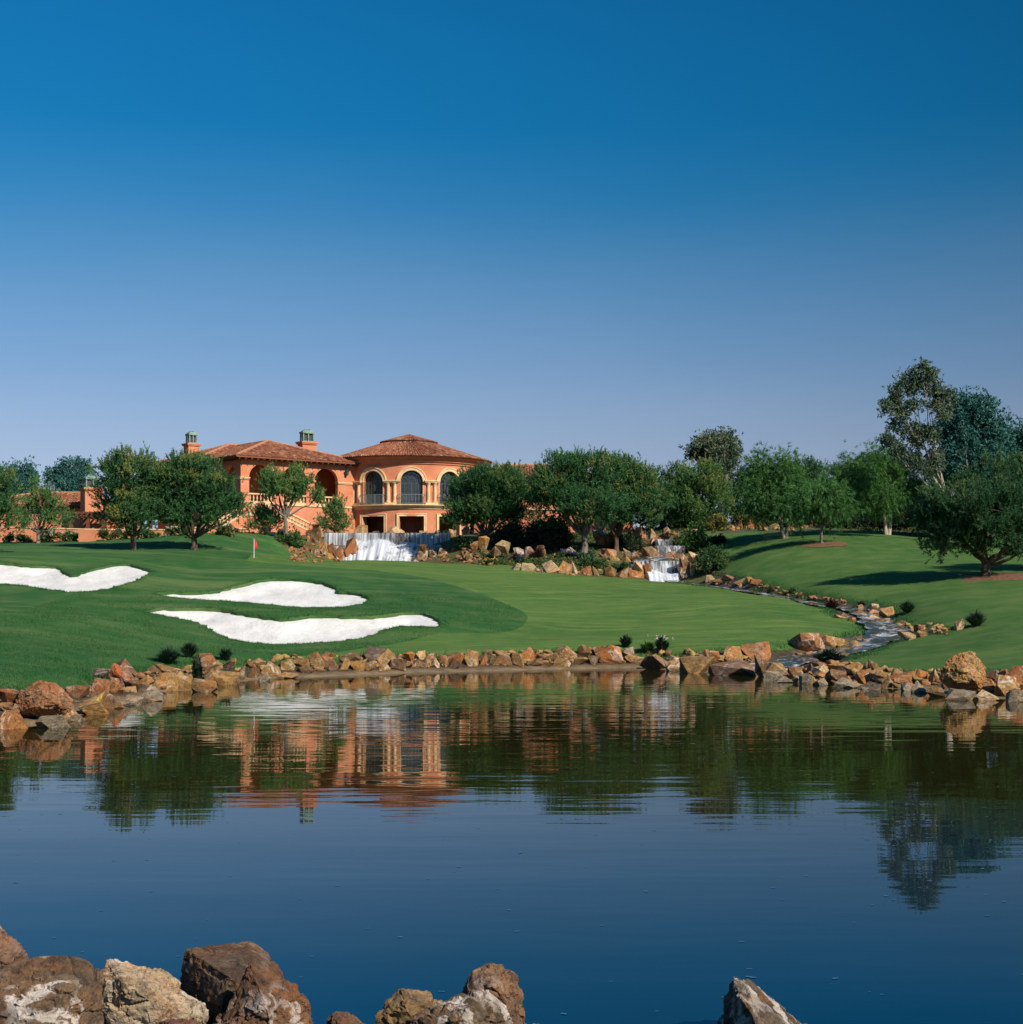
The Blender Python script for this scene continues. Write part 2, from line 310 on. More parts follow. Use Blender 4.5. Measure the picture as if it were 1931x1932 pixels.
# ------------------------------------------------------------------ terrain shape
CT = []
def ct(u, v, D): CT.append(tuple(at(u, v, D)))
for q in [
    # left lawn and bunkers
    (-60, 1300, 42), (0, 1297, 42.5), (0, 1250, 50), (0, 1200, 60), (0, 1120, 88), (-80, 1118, 88), (0, 1062, 99), (-80, 1058, 100),
    (100, 1291, 43.5), (110, 1240, 53), (150, 1180, 68), (60, 1150, 77), (200, 1260, 54), (210, 1215, 64), (250, 1175, 74), (270, 1140, 83),
    (130, 1115, 88), (220, 1105, 91), (283, 1078, 97), (130, 1084, 96), (240, 1062, 100), (160, 1070, 100),
    (200, 1050, 108), (60, 1045, 110), (0, 1035, 118), (70, 1025, 131), (0, 1024, 135), (240, 1020, 133), (251, 1037, 122), (366, 1037, 122),
    (330, 1050, 112), (430, 1020, 131), (480, 1015, 136), (530, 1016, 138), (480, 1053, 119), (560, 1060, 120), (430, 1062, 110),
    (330, 1080, 102), (380, 1100, 95), (300, 1118, 90),
    # middle bunker, ridge between, front bunker
    (480, 1090, 97), (600, 1094, 97), (640, 1108, 94), (692, 1130, 89), (400, 1120, 91), (450, 1132, 88), (560, 1146, 86), (640, 1144, 86),
    (300, 1146, 82), (420, 1150, 82), (480, 1158, 80.5), (560, 1163, 80), (640, 1160, 81), (760, 1158, 82), (828, 1178, 79), (700, 1190, 77.5),
    (640, 1207, 74.5), (500, 1216, 73.5), (400, 1196, 76), (340, 1168, 79.5), (280, 1160, 80),
    (300, 1210, 68), (333, 1252, 57.5), (420, 1247, 60), (500, 1243, 62), (560, 1238, 64), (640, 1236, 65.5), (690, 1228, 67.5), (760, 1222, 70),
    (700, 1105, 96), (760, 1110, 95), (860, 1120, 93), (930, 1145, 88), (985, 1175, 82), (900, 1195, 78), (836, 1226, 69), (965, 1225, 70.5),
    # fairway
    (700, 1074, 112), (800, 1085, 108), (900, 1095, 105), (1000, 1105, 102), (1000, 1140, 91), (1050, 1219, 71.5), (1167, 1220, 72), (1100, 1190, 79),
    (1222, 1230, 70), (1288, 1226, 70), (1334, 1221, 70.5), (1400, 1215, 71), (1460, 1214, 71.5), (1495, 1212, 72), (1200, 1150, 88), (1300, 1180, 80),
    (1400, 1165, 83), (1500, 1190, 77), (1200, 1115, 102), (1100, 1108, 106), (1350, 1130, 96), (1480, 1145, 89), (1560, 1165, 83.5), (1625, 1185, 79.5), (1590, 1203, 75),
    (1546, 1140, 92), (1450, 1120, 102),
    # crest in front of the falls
    (620, 1060, 129), (700, 1058.5, 129), (740, 1058.4, 129), (800, 1061, 128), (854, 1066.5, 126), (966, 1070, 124), (1016, 1083, 120), (1105, 1090.5, 119),
    (1195, 1093.3, 119.5), (1249, 1097, 118), (1342, 1106.5, 111), (1417, 1115, 104.5),
    # falls and bed
    (620, 1072, 134), (740, 1072, 134), (840, 1072, 134), (700, 1066, 141), (560, 1050, 137), (585, 1030, 142), (545, 1030, 140), (870, 1050, 134), (900, 1058, 130),
    (915, 1035, 136), (880, 1015, 144), (960, 1045, 134), (1000, 1068, 126), (1060, 1058, 128), (1103, 1045, 131), (1160, 1041, 133), (1190, 1062, 128), (1040, 1020, 142),
    (1100, 1018, 144), (1180, 1020, 143), (980, 1008, 147), (1240, 1098, 122), (1290, 1100, 121), (1215, 1050, 131), (1250, 1045, 134), (1290, 1030, 136), (1240, 1008, 142), (1300, 1006, 142),
    (1310, 1060, 128), (1335, 1075, 124), (1369, 1083, 119),
    # right lawn
    (1339, 1024, 135), (1330, 1004, 142), (1360, 1060, 126), (1428, 1003, 142), (1502, 1000, 142), (1652, 1001.5, 141), (1727, 1013, 136), (1850, 1012, 136), (1960, 1012, 136),
    (1480, 1013, 130), (1675, 1009, 132), (1551, 1027, 121), (1420, 1050, 121), (1500, 1065, 113), (1420, 1085, 112), (1540, 1115, 97), (1600, 1090, 103), (1600, 1128, 93.5),
    (1700, 1045, 115), (1800, 1050, 113), (1862, 1087, 96), (1940, 1080, 97), (1780, 1090, 98), (1700, 1100, 97), (1700, 1135, 88), (1685, 1152, 85), (1696, 1170, 81.5),
    (1800, 1140, 82), (1931, 1130, 82), (1755, 1182, 76), (1795, 1187, 74), (1870, 1180, 73), (1931, 1190, 68), (1775, 1197, 72.5), (1682, 1214, 72), (1656, 1228, 69.5),
    (1601, 1244, 65), (1700, 1245, 62.5), (1800, 1240, 61), (1645, 1250, 62.5), (1685, 1258, 59.5), (1766, 1259, 58), (1868, 1258, 56), (1931, 1258, 55), (2000, 1258, 54), (2060, 1180, 68), (2060, 1080, 97),
    # building terrace, hill behind
    (0, 1018, 150), (250, 1015, 150), (450, 1013, 150), (560, 1010, 150), (640, 1010, 152), (800, 1012, 158), (950, 1012, 158), (1100, 1010, 160), (1250, 995, 155), (1400, 986, 158), (1550, 985, 158), (1700, 985, 158), (1900, 985, 158),
    (-200, 1018, 150), (-300, 1100, 95), (-200, 1200, 60), (2200, 1090, 95), (2250, 1000, 150),
    (0, 1020, 175), (500, 1018, 175), (1000, 1015, 180), (1500, 990, 180), (1900, 990, 180)]:
    ct(*q)
CT = np.array(CT); CX = CT[:, :2] / 40.0; CZ = CT[:, 2]
def tker(r2): return np.where(r2 > 1e-12, 0.5 * r2 * np.log(np.maximum(r2, 1e-12)), 0.0)
nC = len(CT)
A = np.zeros((nC + 3, nC + 3)); A[:nC, :nC] = tker(((CX[:, None] - CX[None]) ** 2).sum(-1)) + np.eye(nC) * 2e-4
A[:nC, nC] = 1; A[:nC, nC + 1:] = CX; A[nC, :nC] = 1; A[nC + 1:, :nC] = CX.T
TW = np.linalg.solve(A, np.concatenate([CZ, np.zeros(3)]))
def tps(x, y):
    sh = np.shape(x); P = np.stack([np.ravel(x), np.ravel(y)], -1) / 40.0; o = np.empty(len(P))
    for i in range(0, len(P), 20000):
        q = P[i:i + 20000]; o[i:i + 20000] = tker(((q[:, None] - CX[None]) ** 2).sum(-1)) @ TW[:nC] + TW[nC] + q @ TW[nC + 1:]
    return o.reshape(sh)
def sstep(a, b, x): q = np.clip((x - a) / (b - a), 0, 1); return q * q * (3 - 2 * q)
def plateau(x, y): return 1.3 + 8.3 * sstep(40, 140, y)

# pond outline (rows of the print where water meets the bank), then round the near bank
SH = [(-60, 1386), (0, 1374), (52, 1372), (123, 1372), (160, 1358), (200, 1343), (233, 1330), (310, 1320), (333, 1304), (364, 1305), (407, 1303), (434, 1289), (494, 1285), (520, 1280),
      (580, 1279.5), (644, 1277), (690, 1275), (836, 1269.5), (983, 1266), (1130, 1262.5), (1203, 1262), (1258, 1266), (1288, 1266.5), (1341, 1271), (1400, 1273), (1440, 1270), (1455, 1282), (1495, 1287), (1565, 1292), (1627, 1299),
      (1718, 1303), (1791, 1313), (1883, 1320), (1931, 1324), (2010, 1332)]
POND = [((u - HU) / FP * (EYE * FP / (v - HV)), EYE * FP / (v - HV)) for u, v in SH]
POND += [(22, 40), (28, 31), (31, 22), (27, 14), (18, 10.8), (8, 10.6), (3, 10.4), (0, 10.2), (-3, 10.3), (-8, 10.5), (-17, 11), (-24, 15), (-27, 24), (-22, 33)]
POND = np.array(POND)
def inside(poly, x, y):
    x = np.asarray(x, float); y = np.asarray(y, float); r = np.zeros(x.shape, bool); n = len(poly); j = n - 1
    for i in range(n):
        xi, yi = poly[i][0], poly[i][1]; xj, yj = poly[j][0], poly[j][1]
        if yi != yj:
            r ^= ((yi > y) != (yj > y)) & (x < (xj - xi) * (y - yi) / (yj - yi) + xi)
        j = i
    return r
def dist_line(pts, x, y, closed=False, extra=None):
    pts = np.asarray(pts, float); best = np.full(np.shape(x), 1e9); val = np.zeros(np.shape(x)) if extra is None else [np.zeros(np.shape(x)) for _ in extra]
    m = len(pts); rng = range(m if closed else m - 1)
    for i in rng:
        a = pts[i][:2]; b = pts[(i + 1) % m][:2]; d = b - a; L = d @ d + 1e-9
        q = np.clip(((x - a[0]) * d[0] + (y - a[1]) * d[1]) / L, 0, 1)
        dd = np.hypot(x - a[0] - q * d[0], y - a[1] - q * d[1]); k = dd < best
        best = np.where(k, dd, best)
        if extra is not None:
            for e, vv in zip(extra, val): vv[k] = (e[i] + q * (e[(i + 1) % m] - e[i]))[k]
    return (best, val) if extra is not None else best
STREAM = [(1262, 1094, 122, 1.5), (1330, 1101.5, 116, 0.75), (1385, 1108, 110.5, 0.7), (1443, 1116.8, 104.5, 0.75), (1500, 1127, 98.5, 0.85), (1555, 1138, 93, 0.95), (1605, 1144, 89, 1.0), (1642, 1158, 85, 1.15),
          (1655, 1172, 81.5, 1.4), (1680, 1187, 78.5, 1.9), (1658, 1203, 75.5, 1.5), (1620, 1220, 72.5, 1.3), (1560, 1233, 70.5, 1.9), (1500, 1243, 69, 2.2), (1455, 1255, 67.3, 1.9), (1440, 1268, 65.2, 1.9)]
ST = np.array([(*at(u, v, D), ww * (0.45 if 84 < D < 118 else 0.52)) for u, v, D, ww in STREAM]); ST[:, 2] -= np.where((ST[:, 1] > 82) & (ST[:, 1] < 120), 0.16, 0.05); ST[-1, 2] = 0.01

gx = np.arange(-95, 95.1, 0.5); gy = np.arange(-16, 245.1, 0.5)
GX, GY = np.meshgrid(gx, gy)
wt = sstep(95, 62, np.abs(GX)) * sstep(30, 40, GY) * sstep(205, 170, GY)
GZ = plateau(GX, GY); GZ = np.where(wt > 0, GZ * (1 - wt) + wt * tps(GX, GY), GZ)
sd = dist_line(POND, GX, GY, True); sd = np.where(inside(POND, GX, GY), -sd, sd)
prof = np.where(sd < 0, np.maximum(-1.3, -0.05 + 0.30 * sd), -0.05 + 0.10 * np.clip(sd, 0, 1.2) + 0.30 * np.clip(sd - 1.2, 0, 9))
bl = sstep(0.8, 4.4, sd); GZ = np.where(sd < 4.4, prof * (1 - bl) + np.maximum(GZ, 0.3) * bl, GZ)
ds, (szv, swv) = dist_line(ST[:, :2], GX, GY, False, [ST[:, 2], ST[:, 3]])
k = sstep(1.5, 0.0, ds - swv); bed = szv - 0.13 - 0.12 * sstep(0.2, -0.8, ds - swv)
GZ = np.where((ds < swv + 1.5) & (sd > -1.0), GZ * (1 - k) + bed * k, GZ)
def H(x, y):
    x = np.asarray(x, float); y = np.asarray(y, float)
    fx = np.clip((x - gx[0]) / 0.5, 0, len(gx) - 1.001); fy = np.clip((y - gy[0]) / 0.5, 0, len(gy) - 1.001)
    i = fx.astype(int); j = fy.astype(int); a = fx - i; b = fy - j
    return GZ[j, i] * (1 - a) * (1 - b) + GZ[j, i + 1] * a * (1 - b) + GZ[j + 1, i] * (1 - a) * b + GZ[j + 1, i + 1] * a * b
DS = np.arange(14, 185, 0.2)
def hit(u, v, far=False):
    """the place on the ground seen at (u, v)"""
    x = (u - HU) / FP * DS; z = EYE + (HV - v) / FP * DS; h = np.maximum(H(x, DS), 0.0)
    k = np.nonzero(h >= z)[0]
    if len(k) == 0 or k[0] == 0:
        return None
    k = k[0]; a0 = z[k - 1] - h[k - 1]; a1 = h[k] - z[k]; D = DS[k - 1] + 0.2 * a0 / (a0 + a1 + 1e-9)
    p = at(u, v, D); return p
def ground(x, y): return float(H(x, y))

def smooth_poly(pts, step=0.45, closed=True, jit=0.0, seed=1):
    pts = [np.array(p[:2], float) for p in pts]; n = len(pts); o = []
    rr = np.random.default_rng(seed)
    for i in range(n if closed else n - 1):
        p0, p1, p2, p3 = (pts[(i + k) % n] if closed else pts[min(max(i + k, 0), n - 1)] for k in (-1, 0, 1, 2))
        m = max(1, int(np.hypot(*(p2 - p1)) / step))
        for q in range(m):
            s = q / m
            o.append(0.5 * ((2 * p1) + (-p0 + p2) * s + (2 * p0 - 5 * p1 + 4 * p2 - p3) * s * s + (-p0 + 3 * p1 - 3 * p2 + p3) * s ** 3) + rr.normal(size=2) * jit)
    if not closed: o.append(pts[-1])
    return o
def cast(poly):
    o = []
    for u, v in poly:
        p = hit(u, v)
        if p is None: continue
        o.append((p.x, p.y))
    return o

BUNK = {
 'a': [(-90, 1056), (-20, 1059), (20, 1062), (60, 1067), (105, 1069), (118, 1074), (128, 1083), (143, 1084), (165, 1076), (200, 1068), (228, 1064.5), (255, 1067), (282, 1077), (268, 1089), (230, 1104), (190, 1113), (140, 1117), (100, 1113), (50, 1105), (0, 1101), (-90, 1098)],
 'b': [(291, 1118), (340, 1117.5), (395, 1117), (430, 1110), (470, 1099), (500, 1092), (560, 1093), (605, 1098), (632, 1107), (640, 1116), (665, 1118), (688, 1123), (694, 1131), (680, 1140), (640, 1145), (575, 1146), (500, 1140), (430, 1134), (360, 1130), (310, 1124)],
 'c': [(270, 1154), (300, 1149), (370, 1147), (420, 1149), (460, 1157), (500, 1164), (550, 1167), (580, 1162), (610, 1160), (660, 1163), (720, 1160), (770, 1155), (815, 1161), (829, 1179), (810, 1182), (760, 1181), (725, 1188), (700, 1200), (640, 1210), (570, 1214), (510, 1215), (450, 1208), (410, 1195), (380, 1178), (330, 1165)],
}
BUNK = {k: smooth_poly(cast(p), 0.3, True, 0.08, 3) for k, p in BUNK.items()}
APRON = [(566, 1237), (640, 1230), (725, 1218), (807, 1200), (866, 1194.5), (930, 1194), (975, 1187), (994, 1172), (992, 1158), (966, 1144), (924, 1126), (866, 1107), (772, 1084), (683, 1074.5), (600, 1069), (520, 1063), (465, 1058)]
CREST = [(475, 1051, 123), (530, 1049, 131), (562, 1058, 132.5), (620, 1059, 131), (740, 1057.5, 131), (800, 1060, 130), (854, 1065.8, 128), (966, 1069, 126), (1016, 1082.5, 121.5), (1105, 1090, 120.5), (1195, 1092.5, 121), (1230, 1095, 120)]
STL = [(1270, 1099), (1330, 1106), (1417, 1116), (1451, 1122), (1546, 1141), (1572, 1158), (1592, 1166), (1627, 1177), (1631, 1190), (1610, 1199), (1570, 1206), (1495, 1214)]
LEDGE = [(-90, 1301), (0, 1298), (110, 1292), (167, 1291), (177, 1273), (207, 1263), (253, 1256), (283, 1258), (333, 1252), (420, 1247), (500, 1243), (567, 1238), (644, 1237), (690, 1228), (760, 1227), (836, 1228), (965, 1226), (1049, 1220), (1167, 1222), (1222, 1232), (1288, 1227), (1334, 1221), (1400, 1215), (1451, 1215), (1495, 1214)]
REDGE = [(1601, 1244), (1645, 1251), (1685, 1260), (1766, 1261), (1868, 1259.5), (1931, 1259.5), (2010, 1260)]
STR = [(1374, 1083), (1407, 1092), (1451, 1106), (1539, 1126), (1590, 1134), (1650, 1140), (1685, 1151), (1696, 1170), (1755, 1182), (1790, 1187), (1773, 1196), (1682, 1214), (1656, 1228), (1601, 1244)]
LBACK = [(2010, 1013), (1850, 1013), (1727, 1014), (1652, 1003), (1502, 1001.5), (1427, 1004), (1350, 1007), (1328, 1006), (1340, 1024), (1331, 1045), (1355, 1061), (1369, 1080)]
ledge = cast([(u, v + (12 if u > 440 else 9)) for u, v in LEDGE]); redge = cast([(u, v + 9) for u, v in REDGE]); stl = cast(STL); strr = cast(STR); lback = cast(LBACK); apron = cast(APRON)
crest = [tuple(at(*c)[:2]) for c in CREST]
fair_poly = smooth_poly(apron, 0.6, False) + [np.array(p) for p in crest] + smooth_poly(stl, 0.6, False) + smooth_poly([p for p in reversed(ledge) if p[0] > apron[0][0]], 0.6, False)
right_poly = smooth_poly(lback, 0.8, False) + smooth_poly(strr, 0.5, False, 0.04) + smooth_poly(redge, 0.6, False) + [np.array((48.0, 46.0)), np.array((75.0, 60.0)), np.array((75.0, 130.0))]
bed_left = [tuple(at(*c)[:2]) for c in [(562, 1058, 132.5), (546, 1048, 136), (522, 1029, 138), (512, 1016, 139), (480, 1013, 140.5)]]
rough_poly = [np.array((-72.0, 40.0))] + smooth_poly(ledge, 0.6, False, 0.04) + [np.array(p) for p in reversed(stl[:-1])] + [np.array(p) for p in reversed(crest[3:])] + \
    [np.array(p) for p in bed_left] + [np.array((-38.0, 139.0)), np.array((-80.0, 139.0))]
def ring(u, v, D, rx, ry, n=26, dx=0, dy=0):
    c = at(u, v, D); return [np.array((c.x + dx + rx * math.cos(a) * (1 + 0.12 * math.sin(3 * a + u)), c.y + dy + ry * math.sin(a) * (1 + 0.1 * math.cos(2 * a + u)))) for a in np.linspace(0, 2 * math.pi, n, endpoint=False)]
MULCH = [ring(1551, 1027, 121, 1.9, 1.6, dx=0.3, dy=-0.4), ring(1862, 1088, 96, 2.8, 2.2, dx=0.7, dy=-0.9)]
shape_list = [('bunker_a', BUNK['a']), ('bunker_b', BUNK['b']), ('bunker_c', BUNK['c']), ('mulch_a', MULCH[0]), ('mulch_b', MULCH[1]), ('fairway', fair_poly), ('right', right_poly), ('rough', rough_poly)]

def jit_grid(x0, x1, y0, y1, s):
    a, b = np.meshgrid(np.arange(x0, x1, s), np.arange(y0, y1, s)); a = a.ravel() + RNG.uniform(-.2, .2, a.size) * s; b = b.ravel() + RNG.uniform(-.2, .2, b.size) * s
    return np.stack([a, b], -1)
pts = [jit_grid(-62, 62, 30, 150, 0.85)]
o_ = jit_grid(-95, 95, -15, 240, 3.0); o_ = o_[~((np.abs(o_[:, 0]) < 62) & (o_[:, 1] > 30) & (o_[:, 1] < 150))]; pts.append(o_)
f_ = np.array([(R * math.cos(a), 110 + R * math.sin(a)) for R in (190, 260, 400, 700, 1300, 2600, 5000) for a in np.linspace(0, 2 * math.pi, 40, endpoint=False)]); pts.append(f_)
for kk in 'abc':
    B = np.array(BUNK[kk]); g = jit_grid(B[:, 0].min(), B[:, 0].max(), B[:, 1].min(), B[:, 1].max(), 0.4); pts.append(g[inside(B, g[:, 0], g[:, 1])])
pts = np.concatenate(pts)
lines = np.concatenate([np.array(p) for _, p in shape_list])
keep = np.ones(len(pts), bool)
cell = {}
for x, y in lines: cell.setdefault((int(x // 0.5), int(y // 0.5)), []).append((x, y))
for i, (x, y) in enumerate(pts):
    a, b = int(x // 0.5), int(y // 0.5)
    for da in (-1, 0, 1):
        for db in (-1, 0, 1):
            for q in cell.get((a + da, b + db), ()):
                if (q[0] - x) ** 2 + (q[1] - y) ** 2 < 0.04: keep[i] = False
pts = pts[keep]
VV = [Vector((float(a), float(b))) for a, b in pts]; EE = []
for nm, p in shape_list:
    b = len(VV); VV += [Vector((float(q[0]), float(q[1]))) for q in p]; EE += [(b + i, b + (i + 1) % len(p)) for i in range(len(p))]
cv, ce, cf, _, _, _ = geometry.delaunay_2d_cdt(VV, EE, [], 0, 1e-4, False)
cv = np.array([(p.x, p.y) for p in cv]); cf = np.array([f for f in cf if len(f) == 3])
cen = cv[cf].mean(1)
cls = np.full(len(cf), -1)
for i, (nm, p) in enumerate(shape_list):
    k = (cls < 0) & inside(p, cen[:, 0], cen[:, 1]); cls[k] = i
names = [n_ for n_, _ in shape_list]
cz = np.where((np.abs(cv[:, 0]) < 95) & (cv[:, 1] > -16) & (cv[:, 1] < 245), H(cv[:, 0], cv[:, 1]), plateau(cv[:, 0], cv[:, 1]))
cz = cz + 0.03 * np.sin(cv[:, 0] * 1.3 + 2 * np.sin(cv[:, 1] * 0.37)) * np.sin(cv[:, 1] * 0.9) * (np.abs(cv[:, 0]) < 90)
# the rest: splitting shore mud, stream bed, planting bed and hillside by where they lie
rest = cls < 0
sdc = dist_line(POND, cen[:, 0], cen[:, 1], True); inp = inside(POND, cen[:, 0], cen[:, 1])
dsc = dist_line(ST[:, :2], cen[:, 0], cen[:, 1])
shore = rest & (inp | (sdc < 7)) & (cen[:, 1] < 80)
strm = rest & ~shore & (dsc < 4.5) & (cen[:, 1] < 119)
bedm = rest & ~shore & ~strm & (cen[:, 0] > -24) & (cen[:, 0] < 20) & (cen[:, 1] > 112) & (cen[:, 1] < 152)
hillm = rest & ~shore & ~strm & ~bedm
def ground_piece(name, mask, mat, kind='structure', zoff=None, extra=None):
    F = cf[mask]; u_, inv = np.unique(F, return_inverse=True); V = np.column_stack([cv[u_], cz[u_]])
    if zoff is not None: V[:, 2] += zoff(V[:, 0], V[:, 1])
    F = inv.reshape(-1, 3)
    a, b, c = (V[F[:, i]] for i in range(3)); flip = np.cross(b - a, c - a)[:, 2] < 0; F[flip] = F[flip][:, ::-1]
    if extra is not None: b0 = len(V); V = np.concatenate([V, extra[0]]); F = np.concatenate([F, np.asarray(extra[1]) + b0])
    return tag(link(name, tri_mesh(name, V, F, None, True), mat), kind=kind)
def skirt():
    V = []; F = []
    for kk in 'abc':
        P = np.array(BUNK[kk]); z = H(P[:, 0], P[:, 1]); n = len(P); b = len(V)
        c0 = P.mean(0)
        for i in range(n):
            q = P[(i + 1) % n] - P[i - 1]; nn = np.array((-q[1], q[0])); nn = nn / (np.hypot(*nn) + 1e-9)
            if not inside(P, *(P[i] + nn * 0.05)): nn = -nn
            V += [(P[i][0], P[i][1], z[i] + 0.01), (*(P[i] + nn * 0.03), z[i] - 0.08), (*(P[i] - nn * 0.08), z[i] - 0.4)]
        for i in range(n):
            j = (i + 1) % n
            for r in (0, 1): F += [(b + 3 * i + r, b + 3 * i + r + 1, b + 3 * j + r + 1), (b + 3 * i + r, b + 3 * j + r + 1, b + 3 * j + r)]
    return np.array(V), np.array(F)
ground_piece('rough_lawn', cls == names.index('rough'), M['rough'], extra=skirt())
ground_piece('fairway', cls == names.index('fairway'), M['fairway'])
ground_piece('lawn', cls == names.index('right'), M['lawn'])
for kk in 'abc':
    B = BUNK[kk]
    def lower(x, y, B=B):
        d = dist_line(B, x, y, True); return -0.17 - 0.25 * sstep(0.0, 1.6, d) + 0.02 * np.sin(x * 2.1 + y) * np.sin(y * 2.7)
    ground_piece('sand_bunker', cls == names.index('bunker_' + kk), M['sand'], zoff=lower)
def heap(c, r): return lambda x, y: 0.12 * sstep(1.0, 0.0, np.hypot(x - c[0], y - c[1]) / r)
for kk, p in (('a', MULCH[0]), ('b', MULCH[1])):
    c_ = np.mean(p, 0); ground_piece('mulch_ring', cls == names.index('mulch_' + kk), M['mulch'], zoff=heap(c_, 2.8))
ground_piece('shore_bank', shore, M['mud']); ground_piece('stream_bed', strm, M['wetbed']); ground_piece('planting_bed', bedm, M['soil'])
ground_piece('hillside_ground', hillm, M['hill'])

# ------------------------------------------------------------------ pond and stream water
def mat_water():
    t = NT('pond water'); p = t.pos()
    murk_and_sky = t.ramp(t.math('MULTIPLY', t.math('ADD', t.n('ShaderNodeSeparateXYZ', {0: p}).outputs['Y'], t.math('MULTIPLY', t.noise(p, 0.12, 3), 12.0)), 1 / 70.0), [(0.26, (0.001, 0.024, 0.052)), (0.46, (0.016, 0.015, 0.003))])  # far olive murk; near blue painted in to strengthen the reflected sky
    calm = t.ramp(t.noise(p, 0.05, 2), [(0.4, 0.35), (0.62, 1.0)])
    far = t.ramp(t.math('MULTIPLY', t.n('ShaderNodeSeparateXYZ', {0: p}).outputs['Y'], 1 / 70.0), [(0.2, 0.14), (0.5, 0.75), (0.8, 1.0)])
    r1 = t.noise(t.mapp(p, (0.16, 0.85, 1)), 1.0, 3, 0.5, 0.3)
    r2 = t.noise(t.mapp(p, (0.45, 2.2, 1), rot=(0, 0, 0.05)), 1.0, 2, 0.5, 0.2)
    r3 = t.noise(t.mapp(p, (0.05, 0.22, 1), rot=(0, 0, -0.06)), 1.0, 2, 0.5)
    h = t.math('ADD', t.math('MULTIPLY', t.math('MULTIPLY', t.math('ADD', r1, t.math('MULTIPLY', r2, 0.45)), calm), far), t.math('MULTIPLY', r3, 0.7))
    return t.done(t.bsdf(murk_and_sky, 0.015, 0.5, t.bump(h, 1.0, 0.017), IOR=1.33))
M['water'] = mat_water()
PW = np.array(POND); cpt = np.array((0.0, 38.0)); PO = cpt + (PW - cpt) * (1 + 1.2 / np.maximum(np.hypot(*(PW - cpt).T), 1))[:, None]
from mathutils.geometry import tessellate_polygon
tri = tessellate_polygon([[Vector((x, y, 0)) for x, y in PO]])
me = tri_mesh('pond_water', np.column_stack([PO, np.zeros(len(PO))]), np.array(tri)); bm = bmesh.new(); bm.from_mesh(me)
bmesh.ops.recalc_face_normals(bm, faces=bm.faces)
if sum(f.normal.z for f in bm.faces) < 0: bmesh.ops.reverse_faces(bm, faces=bm.faces)
bm.to_mesh(me); bm.free(); tag(link('pond_water', me, M['water']), kind='structure')

def mat_stream():
    t = NT('running water'); p = t.pos()
    f = t.noise(t.mapp(p, (1.0, 0.8, 1.0)), 1.3, 8, 0.7, 0.6); foam = t.ramp(f, [(0.50, 0.0), (0.64, 0.85)])
    c = t.mix(foam, (0.05, 0.05, 0.042), (0.62, 0.64, 0.66))
    return t.done(t.bsdf(c, t.math('ADD', t.math('MULTIPLY', foam, 0.4), 0.06), 0.5, t.bump(t.noise(p, 3.0, 4), 0.6, 0.05), IOR=1.33))
M['stream'] = mat_stream()
ctr = smooth_poly(ST, 0.5, False); zz = np.interp(np.arange(len(ctr)), np.linspace(0, len(ctr) - 1, len(ST)), ST[:, 2])
_, (zc, wc) = dist_line(ST[:, :2], np.array(ctr)[:, 0], np.array(ctr)[:, 1], False, [ST[:, 2], ST[:, 3]])
V = []; F = []
for i, c_ in enumerate(ctr):
    d = ctr[min(i + 1, len(ctr) - 1)] - ctr[max(i - 1, 0)]; nn = np.array((-d[1], d[0])) / (np.hypot(*d) + 1e-9)
    for s in np.linspace(-1, 1, 7):
        q = c_ + nn * s * (wc[i] + 0.22 + 0.3 * noise.noise(Vector((i * 0.5, s, 3)))); V.append((q[0], q[1], zc[i] + 0.03 * math.sin(i * 1.7 + s * 3) + (0.02 if i < len(ctr) - 3 else -0.0)))
for i in range(len(ctr) - 1):
    for s in range(6): F.append((i * 7 + s, i * 7 + s + 1, i * 7 + s + 8)); F.append((i * 7 + s, i * 7 + s + 8, i * 7 + s + 7))
V = np.array(V); F = np.array(F); a, b, c_ = (V[F[:, i]] for i in range(3)); fl = np.cross(b - a, c_ - a)[:, 2] < 0; F[fl] = F[fl][:, ::-1]
tag(link('stream_water', tri_mesh('stream_water', V, F, None, True), M['stream']), kind='structure')

# ------------------------------------------------------------------ waterfalls
def mat_fall(name, fx, lo, hi):
    t = NT(name); p = t.pos()
    a = t.noise(t.mapp(p, (fx, fx * 0.2, 0.06)), 1.0, 5, 0.7); b = t.noise(t.mapp(p, (0.55, 0.3, 0.08)), 1.0, 3, 0.6)
    s = t.math('ADD', t.math('MULTIPLY', a, 0.6), t.math('MULTIPLY', b, 0.4))
    f = t.math('MULTIPLY', t.ramp(t.math('ADD', s, t.math('MULTIPLY', t.math('SUBTRACT', t.attr('tone'), 1.0), 0.35)), [(lo, 0.06), (hi, 1.0)]), t.ramp(t.attr('tone'), [(0.0, 0.0), (0.5, 1.0)]))
    d = t.bsdf((0.84, 0.85, 0.86), 0.5, 0.3); e = t.n('ShaderNodeBsdfTranslucent', {'Color': (0.8, 0.82, 0.84, 1)}).outputs[0]; d = t.n('ShaderNodeMixShader', {0: 0.3, 1: d, 2: e}).outputs[0]
    tr = t.n('ShaderNodeBsdfTransparent').outputs[0]
    return t.done(t.n('ShaderNodeMixShader', {0: f, 1: tr, 2: d}).outputs[0])
M['fall_thin'] = mat_fall('thin falling water', 5.0, 0.46, 0.62)
M['fall_thick'] = mat_fall('white falling water', 2.4, 0.36, 0.50)
